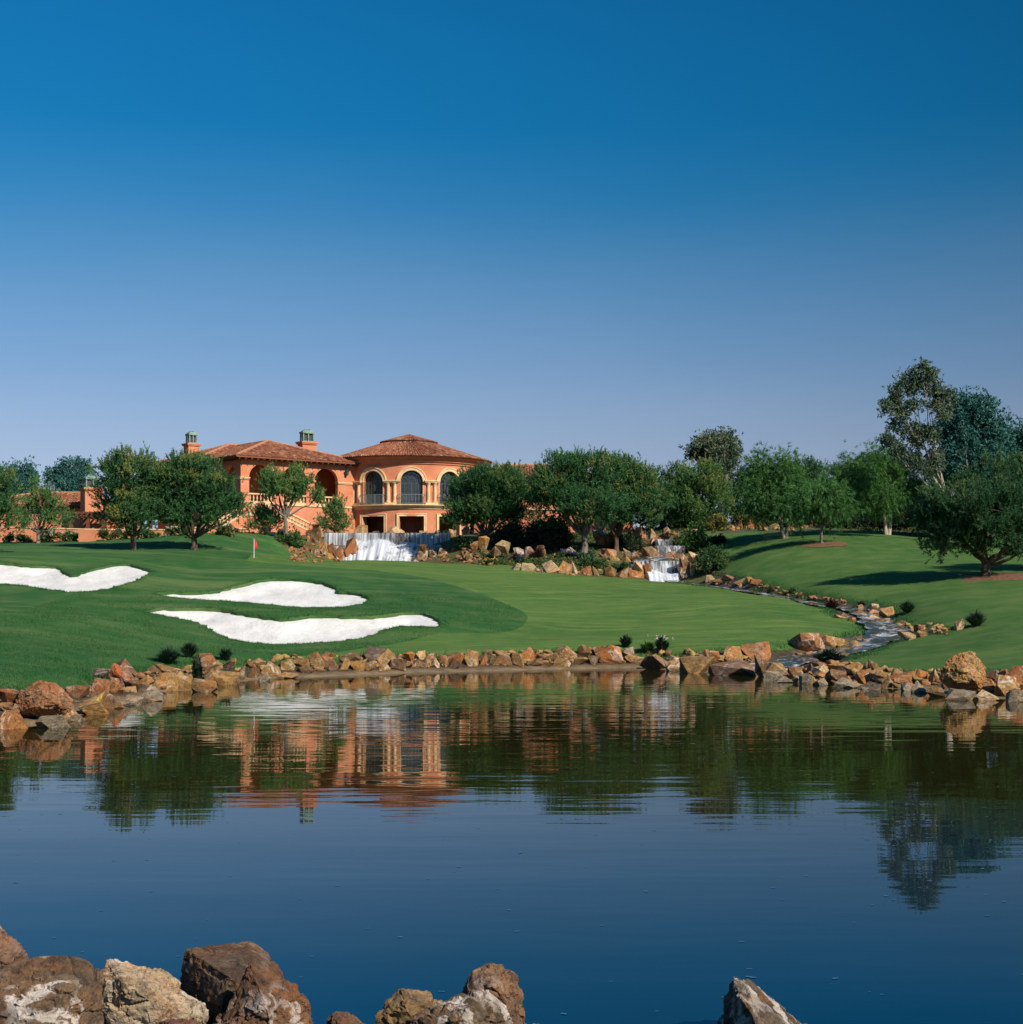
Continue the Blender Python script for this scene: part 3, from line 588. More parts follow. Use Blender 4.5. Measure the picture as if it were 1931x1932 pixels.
def curtain(name, edge_top, edge_bot, out, mat, parent, nx=90, nz=14, fold=0.07, seed=0):
    """edge_top, edge_bot: lists of (u, v, D) sampled alike; the sheet leaves the lip and bulges towards the viewer"""
    def samp(E, s):
        n = len(E) - 1; i = min(int(s * n), n - 1); f = s * n - i; e0, e1 = at(*E[i]), at(*E[i + 1]); return e0.lerp(e1, f)
    V = []; F = []; tn = []
    for i in range(nx + 1):
        s = i / nx; a, b = samp(edge_top, s), samp(edge_bot, s)
        for j in range(nz + 1):
            q = j / nz; p = a.lerp(b, q); p.z = a.z + (b.z - a.z) * (q ** 1.35 if out < 1 else q)
            k = noise.noise(Vector((p.x * 1.7 + seed, q * 0.35, seed))) + 0.45 * noise.noise(Vector((p.x * 5 + seed, q * 0.3, 3)))
            p.y -= out * math.sin(q * math.pi / 2) * 0.6 + fold * k * (0.3 + q) * (3 if out > 0.5 else 1); p.z += fold * 1.2 * q * (1 - q) * k * 2
            V.append(p - origin(parent)); tn.append(1.0 if out < 0.5 else min(1.0, min(s, 1 - s) * 9 + 0.1) * min(1.0, q * 7 + 0.15))
    for i in range(nx):
        for j in range(nz): F.append((i * (nz + 1) + j, (i + 1) * (nz + 1) + j, (i + 1) * (nz + 1) + j + 1, i * (nz + 1) + j + 1))
    return link(name, tri_mesh(name, V, F, tn, True), mat, parent)
fallA = empty('waterfall', at(728, 1072, 142), 'broad white waterfall spilling over a long stone weir below the round hall', 'waterfall', 'waterfalls in the garden')
mb = MB(); zl = at(728, 1005.5, 145).z
for i in range(26):
    x0 = at(603, 0, 145).x + i * (at(850, 0, 145).x - at(603, 0, 145).x) / 26; x1 = x0 + (at(850, 0, 145).x - at(603, 0, 145).x) / 26
    mb.box(x0, x1 - 0.002, 145.15 + 0.05 * random.random(), 146.4, zl - 4.2, zl - 0.03)
mb.build('weir_wall', M['weir'], fallA)
mb = MB(); xa, xb = at(603, 0, 145).x, at(850, 0, 145).x
mb.quad((xa, 145.1, zl + 0.02), (xb, 145.1, zl + 0.02), (xb, 151, zl + 0.03), (xa, 151, zl + 0.03)); mb.build('pool_surface', M['stream'], fallA)
curtain('water_curtain', [(603, 1005.3, 145), (730, 1005.3, 145), (850, 1005.3, 145)], [(603, 1028, 145), (730, 1030, 145), (850, 1030, 145)], 0.35, M['fall_thin'], fallA, 160, 10, 0.05, 1)
top = [(640, 1026, 143.8), (652, 1016, 143.8), (672, 1014, 143.8), (690, 1017, 143.8), (712, 1012, 143.9), (732, 1014, 143.8), (750, 1024, 143.8), (768, 1018, 143.8), (800, 1026, 143.8)]
bot = [(640, 1066, 140.4), (664, 1066, 140), (684, 1067, 138.6), (704, 1068, 138), (724, 1068, 138), (742, 1068, 138), (757, 1068, 138.4), (774, 1067, 139), (800, 1066, 140)]
curtain('white_cascade', top, bot, 1.2, M['fall_thick'], fallA, 120, 22, 0.16, 5)
curtain('side_curtain', [(575, 1040, 142.5), (610, 1028, 143.5), (655, 1028, 143.5)], [(580, 1062, 140), (612, 1060, 140.5), (652, 1060, 141)], 0.7, M['fall_thin'], fallA, 70, 12, 0.1, 9)
curtain('side_curtain', [(782, 1024, 144), (815, 1025, 144), (848, 1026, 144)], [(780, 1062, 140.5), (822, 1062, 140), (856, 1064, 139.5)], 0.7, M['fall_thin'], fallA, 70, 12, 0.1, 13)
mb = MB(); x0, x1 = at(578, 0, 144.2).x, at(858, 0, 144.2).x
for i in range(20):
    a0 = x0 + (x1 - x0) * i / 20; mb.box(a0, a0 + (x1 - x0) / 20 - 0.01, 144.25 + 0.2 * random.random(), 145.0, 5.6, at(0, 1030, 144).z - 0.1 - 0.25 * random.random())
mb.build('lower_weir', M['weir'], fallA)

fallB = empty('waterfall', at(1250, 1097, 123), 'narrow waterfall stepping down between boulders into the stream', 'waterfall', 'waterfalls in the garden')
mb = MB(); zb_ = at(0, 1058.5, 125).z
for i in range(10):
    x0 = at(1190 + 9.4 * i, 0, 125).x; mb.box(x0, at(1190 + 9.4 * (i + 1), 0, 125).x - 0.01, 125.15 + 0.12 * random.random(), 126.5, 3.6, zb_ - 0.04)
mb.build('weir_wall', M['weir'], fallB)
curtain('water_curtain', [(1193, 1058, 125), (1240, 1058, 125), (1283, 1058, 125)], [(1200, 1085, 124.6), (1240, 1094, 124.4), (1282, 1097, 124.4)], 0.3, M['fall_thin'], fallB, 80, 12, 0.05, 21)
curtain('white_cascade', [(1212, 1068, 124.4), (1230, 1072, 124.3), (1250, 1080, 124.3), (1268, 1082, 124.3), (1284, 1078, 124.3)], [(1222, 1099, 122.8), (1236, 1100, 122.3), (1252, 1100, 122.1), (1268, 1100, 122.1), (1282, 1100, 122.6)], 0.7, M['fall_thick'], fallB, 50, 12, 0.12, 25)
curtain('upper_pool', [(1222, 1049, 128.5), (1250, 1049, 128.5)], [(1193, 1058, 125), (1283, 1058, 125)], 0.0, M['stream'], fallB, 20, 4, 0.0, 27)
mb = MB(); mb.box(at(1236, 0, 132).x, at(1294, 0, 132).x, 132.2, 133.2, 6, at(0, 1029.5, 132).z); mb.build('step_stone', M['weir'], fallB); mb = MB(); mb.box(at(1238, 0, 135).x, at(1270, 0, 135).x, 135.2, 136.2, 7, at(0, 1018, 135).z); mb.build('step_stone', M['weir'], fallB)
curtain('step_curtain', [(1240, 1029, 132), (1292, 1029, 132)], [(1243, 1048, 131), (1270, 1048, 131)], 0.3, M['fall_thin'], fallB, 40, 8, 0.05, 31)
curtain('step_curtain', [(1241, 1017, 135), (1267, 1017, 135)], [(1243, 1029, 134.5), (1267, 1029, 134.5)], 0.2, M['fall_thin'], fallB, 30, 8, 0.05, 35)
fallC = empty('waterfall', at(1032, 1086, 121.5), 'small trickling spout between pale stones at the edge of the mown turf', 'waterfall', 'waterfalls in the garden')
for i, (a, b, c_, d) in enumerate([(1013, 1020, 1018, 1026), (1033, 1040, 1037, 1047), (1047, 1050, 1052, 1058)]):
    curtain('spout', [(a, 1074, 122.8), (b, 1074, 122.8)], [(c_, 1088, 121.8), (d, 1088, 121.8)], 0.4, M['fall_thick'], fallC, 10, 8, 0.05, 40 + i)

# ------------------------------------------------------------------ clubhouse
def strip_wall(mb, mp, s0, s1, z0, z1, ops, t, step=0.6, back=True):
    S = {s0, s1}
    S |= set(np.arange(s0, s1, step).tolist())
    for c, hw, zb, zs, ar in ops:
        S |= set((c + hw * np.cos(np.linspace(0, math.pi, 25))).tolist()) if ar else {c - hw, c + hw}
    S = sorted(q for q in S if s0 - 1e-6 <= q <= s1 + 1e-6)
    S = [q for i, q in enumerate(S) if i == 0 or q - S[i - 1] > 1e-5]
    def topz(o, s): return o[3] + (math.sqrt(max(0, o[1] ** 2 - (s - o[0]) ** 2)) if o[4] else 0)
    for a, b in zip(S[:-1], S[1:]):
        m = (a + b) / 2; o = next((q for q in ops if abs(m - q[0]) < q[1]), None)
        rects = [(z0, z0, z1, z1)] if o is None else ([(z0, z0, o[2], o[2])] if o[2] > z0 + 1e-4 else []) + [(topz(o, a), topz(o, b), z1, z1)]
        for za, zb, zc, zd in rects:
            mb.quad(mp(a, 0, za), mp(b, 0, zb), mp(b, 0, zd), mp(a, 0, zc))
            if back: mb.quad(mp(b, t, zb), mp(a, t, za), mp(a, t, zc), mp(b, t, zd))
        if o is not None:
            mb.quad(mp(a, 0, topz(o, a)), mp(a, t, topz(o, a)), mp(b, t, topz(o, b)), mp(b, 0, topz(o, b)))
            if o[2] > z0 + 1e-4: mb.quad(mp(a, 0, o[2]), mp(b, 0, o[2]), mp(b, t, o[2]), mp(a, t, o[2]))
    for c, hw, zb, zs, ar in ops:
        for s, sg in ((c - hw, 1), (c + hw, -1)):
            q = [mp(s, 0, zb), mp(s, t, zb), mp(s, t, zs), mp(s, 0, zs)]; mb.quad(*(q if sg > 0 else q[::-1]))
def outline(o, off=0.0, n=24):
    c, hw, zb, zs, ar = o; h = hw + off
    if ar: return [(c - h, zb)] + [(c - h * math.cos(a), zs + h * math.sin(a)) for a in np.linspace(0, math.pi, n)] + [(c + h, zb)]
    return [(c - h, zb), (c - h, zs + off), (c + h, zs + off), (c + h, zb)]
def band(mb, mp, o, w, proud, zb=None, inner=0.0):
    o = list(o)
    if zb is not None: o[2] = zb
    A_, B_ = outline(o, inner), outline(o, inner + w)
    for i in range(len(A_) - 1):
        a0, a1, b0, b1 = A_[i], A_[i + 1], B_[i], B_[i + 1]
        f = lambda q, d: mp(q[0], d, q[1])
        mb.quad(f(b0, -proud), f(b1, -proud), f(a1, -proud), f(a0, -proud)); mb.quad(f(a0, -proud), f(a1, -proud), f(a1, 0.02), f(a0, 0.02)); mb.quad(f(b0, 0.02), f(b1, 0.02), f(b1, -proud), f(b0, -proud))
def mbox(mb, mp, s0, s1, d0, d1, z0, z1, n=1):
    for i in range(n):
        a = s0 + (s1 - s0) * i / n; b = s0 + (s1 - s0) * (i + 1) / n
        mb.hexa([mp(a, d0, z0), mp(b, d0, z0), mp(b, d1, z0), mp(a, d1, z0), mp(a, d0, z1), mp(b, d0, z1), mp(b, d1, z1), mp(a, d1, z1)])
def tile(mb, p, a, d, n, L, wd, h):
    q = [(math.cos(math.pi * k / 4) * wd / 2, math.sin(math.pi * k / 4) * h) for k in range(5)]
    lo = [p + a * x + n * (y + 0.05) for x, y in q]; hi = [p + d * L + a * x * 0.85 + n * (y + 0.005) for x, y in q]
    tn = min(1, max(0, random.gauss(0.5, 0.22))); mb.add(lo + hi, [(k, k + 1, k + 6, k + 5) for k in range(4)] + [(4, 3, 2, 1, 0)], tn)
def hip_roof(parent, tf, a0, a1, b0, b1, ze, pitch=0.32, name='roof', brackets=True):
    hw = min(a1 - a0, b1 - b0) / 2; zr = ze + hw * pitch
    if a1 - a0 < b1 - b0: r0, r1 = ((a0 + a1) / 2, b0 + hw), ((a0 + a1) / 2, b1 - hw)
    else: r0, r1 = (a0 + hw, (b0 + b1) / 2), (a1 - hw, (b0 + b1) / 2)
    C_ = [Vector((a0, b0, ze)), Vector((a1, b0, ze)), Vector((a1, b1, ze)), Vector((a0, b1, ze))]
    Ra, Rb = Vector((*r0, zr)), Vector((*r1, zr)); T = lambda q: tf(q)
    mb = MB()
    if a1 - a0 < b1 - b0: polys = [(C_[0], C_[1], Ra), (C_[1], C_[2], Rb, Ra), (C_[2], C_[3], Rb), (C_[3], C_[0], Ra, Rb)]
    else: polys = [(C_[0], C_[1], Rb, Ra), (C_[1], C_[2], Rb), (C_[2], C_[3], Ra, Rb), (C_[3], C_[0], Ra)]
    for p in polys: mb.add([T(q) for q in p], [tuple(range(len(p)))], 0.25)
    for i in range(4):
        a, b = C_[i], C_[(i + 1) % 4]; dn = Vector((0, 0, -0.16)); mb.quad(T(a + dn), T(b + dn), T(b), T(a), 0.3)
    mb.quad(*[T(q + Vector((0, 0, -0.16))) for q in (C_[3], C_[2], C_[1], C_[0])], 0.2)
    rf = mb.build(name, M['tile'], parent)
    mb = MB()
    for i in range(4):
        a, b = C_[i], C_[(i + 1) % 4]; L = (b - a).length; e = (b - a) / L; inn = Vector((-e.y, e.x, 0)); sl = (inn + Vector((0, 0, pitch))).normalized(); nn = e.cross(sl)
        if nn.z < 0: nn = -nn
        R3 = lambda q: T(q) - T(Vector((0, 0, 0)))
        m = int(L / 0.30)
        for k in range(m):
            s = (k + 0.5) * L / m; up = min(s, L - s, hw) * math.sqrt(1 + pitch ** 2); r = 0.0
            while r < up - 0.1:
                tile(mb, T(a + e * s + sl * (r - 0.06)), R3(e), R3(sl), R3(nn), min(0.5, up - r + 0.1), 0.25, 0.09); r += 0.42
    tag(mb.build('roof_tiles', M['tile'], rf), kind='stuff')
    mb = MB()
    ends = [(C_[0], Ra), (C_[1], Ra if a1 - a0 < b1 - b0 else Rb), (C_[2], Rb), (C_[3], Rb if a1 - a0 < b1 - b0 else Ra), (Ra, Rb)]
    for p, q in ends: mb.tube([T(p + Vector((0, 0, 0.05))), T(q + Vector((0, 0, 0.07)))], [0.16, 0.16], 6)
    mb.build('ridge_cap', M['ridge'], rf)
    if brackets:
        mb = MB()
        for i in range(4):
            a, b = C_[i], C_[(i + 1) % 4]; L = (b - a).length; e = (b - a) / L; inn = Vector((-e.y, e.x, 0))
            for k in range(int(L / 0.7)):
                q = a + e * (0.35 + k * 0.7); mb.bar(T(q + inn * 0.06 + Vector((0, 0, -0.24))), T(q + inn * 0.85 + Vector((0, 0, -0.24))), 0.12, wz=0.14)
        tag(mb.build('eave_brackets', M['wood'], rf), kind='stuff')
    return rf
def chimney_mb(c, w_, d_, z0, z1, za, tf=lambda q: q):
    """stack, cap moulding, copper lantern with open sides"""
    return c
BAL = None
def baluster_mesh():
    mb = MB(); mb.lathe((0, 0, 0), [(0.075, 0), (0.075, 0.06), (0.045, 0.09), (0.085, 0.26), (0.085, 0.32), (0.04, 0.5), (0.045, 0.56), (0.075, 0.6), (0.075, 0.66)], 7)
    o = mb.build('baluster', M['trim']); me = o.data; bpy.data.objects.remove(o); return me
BAL = baluster_mesh()
def balustrade(parent, p, q, n=None, posts=(), h=0.98):
    p, q = Vector(p), Vector(q); mb = MB(); up = Vector((0, 0, 1))
    mb.bar(p + up * 0.08, q + up * 0.08, 0.26, wz=0.16); mb.bar(p + up * (h - 0.07), q + up * (h - 0.07), 0.28, wz=0.14)
    o = mb.build('balustrade', M['trim'], parent); o0 = origin(o); L = (Vector((q.x, q.y, 0)) - Vector((p.x, p.y, 0))).length; n = n or max(2, int(L / 0.36))
    for i in range(n):
        b = bpy.data.objects.new('baluster', BAL); COL.objects.link(b); b.parent = o; b.location = p.lerp(q, (i + 0.5) / n) + up * 0.16 - o0; b.scale.z = (h - 0.30) / 0.66
    return o

RC = Vector((-11.58, 165, 0)); RR = 8.4
def rp(s, d, z): th = s / RR; r = RR - d; return Vector((RC.x + r * math.sin(th), RC.y - r * math.cos(th), z))
rot = empty('round_hall', (RC.x, RC.y, 9.2), 'round terracotta hall with arched windows and paired cream columns under a cone roof', 'building', None)
TH = [math.radians(a) for a in (-23.5, 6.0, 35.5, 65.0)]
up_ops = [(t_ * RR, 1.2, 13.02, 15.45, True) for t_ in TH]; lo_ops = [(t_ * RR, 1.32, 9.0, 11.75, False) for t_ in TH]
mb = MB(); S0, S1 = -math.pi * RR, math.pi * RR
strip_wall(mb, rp, S0, S1, 12.6, 17.7, up_ops, 0.55); strip_wall(mb, rp, S0, S1, 8.2, 12.6, lo_ops, 0.7)
mb.build('wall', M['stucco'], rot)
mb = MB(); mb.lathe((RC.x, RC.y, 0), [(8.3, 17.35), (8.52, 17.35), (8.56, 17.55), (8.72, 17.6), (8.78, 17.85), (9.0, 17.95), (9.12, 18.1), (9.12, 18.22), (8.2, 18.22)], 96)
mb.build('cornice', M['stucco'], rot)
mb = MB(); mb.lathe((RC.x, RC.y, 0), [(8.3, 12.5), (8.5, 12.5), (8.55, 12.68), (8.72, 12.74), (8.78, 12.86), (8.9, 12.9), (8.9, 13.0), (8.3, 13.01)], 96)
mb.build('ledge', M['trim'], rot)
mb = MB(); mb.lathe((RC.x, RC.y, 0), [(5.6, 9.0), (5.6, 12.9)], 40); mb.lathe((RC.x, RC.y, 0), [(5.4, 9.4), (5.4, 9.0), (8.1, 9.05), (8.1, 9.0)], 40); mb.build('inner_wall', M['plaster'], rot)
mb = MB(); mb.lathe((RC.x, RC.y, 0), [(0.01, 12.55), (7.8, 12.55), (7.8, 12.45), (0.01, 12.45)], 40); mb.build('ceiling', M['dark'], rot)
for o in up_ops:
    mb = MB(); band(mb, rp, o, 0.34, 0.12, zb=15.45); band(mb, rp, o, 0.12, 0.18, zb=15.45, inner=0.3); mb.build('archivolt', M['trim'], rot)
    mb = MB(); mbox(mb, rp, o[0] - 1.26, o[0] - 1.2, -0.03, 0.5, 13.02, 15.45); mb.build('jamb', M['trim'], rot); mb = MB(); mbox(mb, rp, o[0] + 1.2, o[0] + 1.26, -0.03, 0.5, 13.02, 15.45); mb.build('jamb', M['trim'], rot)
    # window: dark frame with panes
    c = o[0]; mb = MB(); hw = 1.2
    bars = [((c - hw + 0.05, 13.02), (c - hw + 0.05, 15.4), 0.12), ((c + hw - 0.05, 13.02), (c + hw - 0.05, 15.4), 0.12), ((c, 13.02), (c, 15.3), 0.2), ((c - hw, 15.3), (c + hw, 15.3), 0.16), ((c - hw, 13.1), (c + hw, 13.1), 0.2)]
    for x in (-0.8, -0.42, 0.42, 0.8): bars.append(((c + x, 13.1), (c + x, 15.3), 0.06 if abs(x) != 0.8 else 0.1))
    for z in (13.7, 14.25, 14.8): bars.append(((c - hw, z), (c + hw, z), 0.05))
    for k in range(1, 6):
        a = math.pi * k / 6; bars.append(((c + 0.45 * math.cos(a), 15.4 + 0.45 * math.sin(a)), (c + 1.15 * math.cos(a), 15.4 + 1.15 * math.sin(a)), 0.05))
    for r_, w_ in ((0.45, 0.07), (0.85, 0.05), (1.17, 0.12)):
        aa = np.linspace(0, math.pi, 17)
        for a, b in zip(aa[:-1], aa[1:]): bars.append(((c + r_ * math.cos(a), 15.4 + r_ * math.sin(a)), (c + r_ * math.cos(b), 15.4 + r_ * math.sin(b)), w_))
    nrm = rp(c, -1, 0) - rp(c, 0, 0)
    for a, b, w_ in bars: mb.bar(rp(a[0], 0.42, a[1]), rp(b[0], 0.42, b[1]), w_, up=nrm, wz=0.09)
    wnd = mb.build('window', M['frame'], rot)
    xs = [-1.2, -0.8, -0.42, 0, 0.42, 0.8, 1.2]; zs = [13.02, 13.7, 14.25, 14.8, 15.3]
    for i in range(6):
        for j in range(4):
            m_ = MB(); tl = random.uniform(-0.012, 0.012); m_.quad(rp(c + xs[i], 0.44, zs[j]), rp(c + xs[i + 1], 0.44 + tl, zs[j]), rp(c + xs[i + 1], 0.44 + tl, zs[j + 1]), rp(c + xs[i], 0.44, zs[j + 1])); m_.build('pane', M['glass'], wnd)
    for k in range(6):
        a, b = math.pi * k / 6, math.pi * (k + 1) / 6
        for r0, r1 in ((0.0, 0.45), (0.45, 1.2)):
            m_ = MB(); q = [(r0, a), (r1, a), (r1, (a + b) / 2), (r1, b), (r0, b)] if r0 > 0 else [(0, a), (r1, a), (r1, b)]
            m_.add([rp(c + r * math.cos(g), 0.44 + 0.004 * k, 15.38 + r * math.sin(g)) for r, g in q], [tuple(range(len(q)))]); m_.build('pane', M['glass'], wnd)
    # iron balcony rail
    mb = MB(); n = 19; R_ = lambda i: c - 1.42 + 2.84 * i / n
    for i in range(n):
        for z in (13.12, 14.06): mb.bar(rp(R_(i), -0.38, z), rp(R_(i + 1), -0.38, z), 0.05)
    for i in range(n + 1): mb.bar(rp(R_(i), -0.38, 13.02), rp(R_(i), -0.38, 14.06), 0.028 if i % 6 else 0.05, up=Vector((0, 1, 0)))
    for s in (c - 1.42, c + 1.42):
        for z in (13.12, 14.06): mb.bar(rp(s, -0.38, z), rp(s, 0.0, z), 0.05)
    mb.build('balcony_rail', M['iron'], rot)
for o in lo_ops:
    mb = MB(); band(mb, rp, o, 0.24, 0.09, zb=9.0); band(mb, rp, o, 0.08, 0.14, zb=9.0, inner=0.2); mb.build('door_surround', M['trim'], rot)
o = lo_ops[0]; mb = MB(); rin = lambda s, d, z: rp(s * RR / 5.62, 2.72 + d, z)
band(mb, rin, (o[0] * 5.62 / RR + 0.15, 0.55, 9.0, 10.6, True), 0.16, 0.08); mb.build('niche', M['plaster'], rot)
mids = [-38.2, -8.75, 20.75, 50.25, 79.75]
for a in mids:
    c = math.radians(a) * RR
    mb = MB(); mbox(mb, rp, c - 0.78, c + 0.78, -0.36, 0.05, 15.36, 15.47, 3); mbox(mb, rp, c - 0.82, c + 0.82, -0.42, 0.05, 15.473, 15.60, 3); mb.build('entablature', M['trim'], rot); mb = MB(); mbox(mb, rp, c - 0.72, c + 0.72, -0.3, 0.05, 13.012, 13.2, 3); mb.build('plinth', M['trim'], rot)
    for sx in (-0.36, 0.36):
        p = rp(c + sx, -0.08, 13.2); mb = MB()
        mb.lathe(p, [(0.25, 0), (0.25, 0.09), (0.205, 0.12), (0.23, 0.17), (0.19, 0.21), (0.195, 0.6), (0.19, 1.2), (0.165, 1.78), (0.19, 1.8), (0.17, 1.84), (0.19, 1.93), (0.25, 2.06), (0.27, 2.1), (0.27, 2.158)], 16)
        mb.build('column', M['trim'], rot, True, math.radians(40))
mb = MB()
prf = [(9.3, 18.12), (9.3, 18.2), (3.1, 20.22), (3.1, 20.4), (0.02, 21.3)]
mb.lathe((RC.x, RC.y, 0), prf, 96, 0.25); rroof = mb.build('roof', M['tile'], rot)
mb = MB()
for (ra, za, rb, zb) in ((9.42, 18.14, 3.1, 20.22), (3.25, 20.38, 0.15, 21.28)):
    sl = math.hypot(ra - rb, zb - za); r = 0.0
    while r < sl - 0.1:
        rad = ra + (rb - ra) * r / sl; zz_ = za + (zb - za) * r / sl
        m = 196 if rad > 4.6 else 98 if rad > 2 else 40
        wd = 2 * math.pi * rad / m * 0.86
        for k in range(m):
            th = 2 * math.pi * k / m; rd = Vector((math.sin(th), -math.cos(th), 0)); e = Vector((math.cos(th), math.sin(th), 0)); d = (-rd * (ra - rb) + Vector((0, 0, zb - za))).normalized()
            n_ = e.cross(d); n_ = n_ if n_.z > 0 else -n_
            tile(mb, RC + rd * rad + Vector((0, 0, zz_)), e, d, n_, 0.5, wd, 0.09)
        r += 0.42
tag(mb.build('roof_tiles', M['tile'], rroof), kind='stuff')

# arcade wing, turned away to the left
C1 = Vector((-27.8, 150, 0)); ea = Vector((0.784, 0.62, 0)).normalized(); eb = Vector((-ea.y, ea.x, 0))
def wt_(q): q = Vector(q); return C1 + ea * q.x + eb * q.y + Vector((0, 0, q.z))
wing = empty('arcade_wing', (*wt_((7, 6, 0))[:2], 9.2), 'terracotta wing with an open arcade of round arches and a hipped tile roof', 'building')
fm = lambda s, d, z: wt_((s, d, z)); sm = lambda s, d, z: wt_((d, s, z))
f_ops = [(c, 1.43, 12.85, 15.42, True) for c in (2.4, 6.3, 10.2)]; s_ops = [(2.35, 1.35, 12.85, 15.42, True)]
mb = MB(); strip_wall(mb, fm, 0, 13.9, 8.4, 17.45, f_ops, 0.5); strip_wall(mb, sm, 0.5, 19.8, 8.4, 17.45, s_ops, 0.5, back=False)
mb.quad(wt_((0, 0, 8.4)), wt_((0, 0.5, 8.4)), wt_((0, 0.5, 17.45)), wt_((0, 0, 17.45)))
mb.quad(wt_((16, 19.8, 8.4)), wt_((0, 19.8, 8.4)), wt_((0, 19.8, 17.8)), wt_((16, 19.8, 17.8))); mb.quad(wt_((0.02, 7.5, 17.4)), wt_((16, 7.5, 17.4)), wt_((16, 7.5, 17.9)), wt_((0.02, 7.5, 17.9))); mb.quad(wt_((0, 19.8, 17.4)), wt_((0, 7.5, 17.4)), wt_((0, 7.5, 17.9)), wt_((0, 19.8, 17.9)))
mb.build('wall', M['stucco'], wing)
mb = MB(); mb.box(0.5, 13.9, 0.5, 4.2, 12.6, 12.84, wt_); mb.build('loggia_floor', M['trim'], wing)
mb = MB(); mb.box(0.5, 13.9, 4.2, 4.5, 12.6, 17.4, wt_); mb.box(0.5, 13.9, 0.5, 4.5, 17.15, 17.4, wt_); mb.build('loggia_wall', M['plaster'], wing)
for c in (2.2, 6.3, 10.4):
    mb = MB(); mb.box(c - 0.75, c + 0.75, 4.12, 4.19, 12.85, 15.2, wt_); d_ = mb.build('door', M['glass'], wing)
    mb = MB(); band(mb, lambda s, d, z: wt_((s, 4.19 + d, z)), (c, 0.78, 12.85, 15.22, False), 0.2, 0.1); mb.build('door_frame', M['trim'], d_)
for c0, c1 in ((-0.12, 0.97), (3.83, 4.87), (7.73, 8.77), (11.63, 13.9)):
    mb = MB(); mbox(mb, fm, c0, c1, -0.10, 0.52, 15.22, 15.33); mbox(mb, fm, c0 - 0.06 * (c0 > 0), c1 + 0.06 * (c1 < 13), -0.16, 0.52, 15.333, 15.44); mb.build('impost', M['trim'], wing)
mb = MB(); mbox(mb, sm, 0.525, 1.0, -0.10, 0.3, 15.2, 15.42); mbox(mb, sm, 3.7, 7.5, -0.10, 0.3, 15.2, 15.42); mb.build('impost', M['trim'], wing)
for c, hw in ((2.4, 1.43), (6.3, 1.43), (10.2, 1.43)):
    balustrade(wing, wt_((c - hw, 0.2, 12.86)), wt_((c + hw, 0.2, 12.86)))
balustrade(wing, wt_((0.25, 1.0, 12.86)), wt_((0.25, 3.7, 12.86)))
mb = MB(); mbox(mb, fm, -0.02, 13.9, -0.1, 0.1, 12.66, 12.84); mb.build('string_course', M['trim'], wing)
hip_roof(wing, wt_, -0.9, 14.6, -0.9, 24, 17.55)
hip_roof(wing, wt_, -0.8, 16.6, 7.2, 20.6, 17.98)
# hanging lantern on the wall between arcade and round hall
lan = MB(); lp = wt_((12.6, -0.3, 16.5)); lan.bar(lp + Vector((0, 0, 0.9)), lp + Vector((0, 0, 0.2)), 0.05); lan.bar(wt_((12.6, 0, 17.0)), lp + Vector((0, 0, 0.75)), 0.06); lan.lathe(lp - Vector((0, 0, 0.35)), [(0.03, 0), (0.16, 0.1), (0.2, 0.4), (0.26, 0.5), (0.05, 0.62)], 8); lan.build('wall_lantern', M['frame'], wing)
def chimney(parent, c, wx, wy, z0, z1, tf=None):
    """a stack with its cap moulding (part) and a copper lantern (sub-part)"""
    tf = tf or (lambda q: Vector(q) + Vector((c[0], c[1], 0)))
    mb = MB(); mb.box(-wx / 2, wx / 2, -wy / 2, wy / 2, z0, z1, tf); mb.box(-wx / 2 - 0.12, wx / 2 + 0.12, -wy / 2 - 0.12, wy / 2 + 0.12, z1 - 0.22, z1 - 0.1, tf); mb.box(-wx / 2 - 0.18, wx / 2 + 0.18, -wy / 2 - 0.18, wy / 2 + 0.18, z1 - 0.098, z1 + 0.06, tf)
    ch = mb.build('chimney', M['stucco'], parent)
    a, b = wx / 2 - 0.18, wy / 2 - 0.18; h = 1.15; mb = MB()
    mb.box(-a, a, -b, b, z1 + 0.06, z1 + 0.18, tf); mb.box(-a - 0.06, a + 0.06, -b - 0.06, b + 0.06, z1 + h - 0.16, z1 + h, tf)
    mb.hexa([tf(q) for q in ((-a, -b, z1 + h), (a, -b, z1 + h), (a, b, z1 + h), (-a, b, z1 + h), (-a * .7, -b * .7, z1 + h + 0.2), (a * .7, -b * .7, z1 + h + 0.2), (a * .7, b * .7, z1 + h + 0.2), (-a * .7, b * .7, z1 + h + 0.2))])
    for sx in (-1, -0.02, 1):
        for sy in (-1, 1): mb.box(sx * (a - 0.06) - 0.06, sx * (a - 0.06) + 0.06, sy * (b - 0.06) - 0.06, sy * (b - 0.06) + 0.06, z1 + 0.18, z1 + h - 0.16, tf)
    for sx in (-1, 1):
        mb.box(sx * (a - 0.06) - 0.05, sx * (a - 0.06) + 0.05, -0.05, 0.05, z1 + 0.18, z1 + h - 0.16, tf)
    for k in range(3): mb.lathe(tf((-a * 0.4 + a * 0.4 * k, 0, z1 + h + 0.2)), [(0.05, 0), (0.09, 0.1), (0.02, 0.2)], 6)
    mb.build('copper_lantern', M['copper'], ch)
    mb = MB(); mb.box(-a + 0.16, a - 0.16, -b + 0.16, b - 0.16, z1 + 0.181, z1 + h - 0.161, tf); mb.build('flue', M['frame'], ch)
    return ch
def ctf(D, u): p = at(u, 0, D); return lambda q: Vector((p.x, p.y, 0)) + ea * q[0] + eb * q[1] + Vector((0, 0, q[2]))
zt = lambda v, D: EYE + (HV - v) / FP * D
chimney(wing, None, 1.35, 1.25, 15, zt(838, 166), ctf(166, 361.5))
chimney(wing, None, 1.75, 1.1, 17.5, zt(835, 162), ctf(162, 579.5))
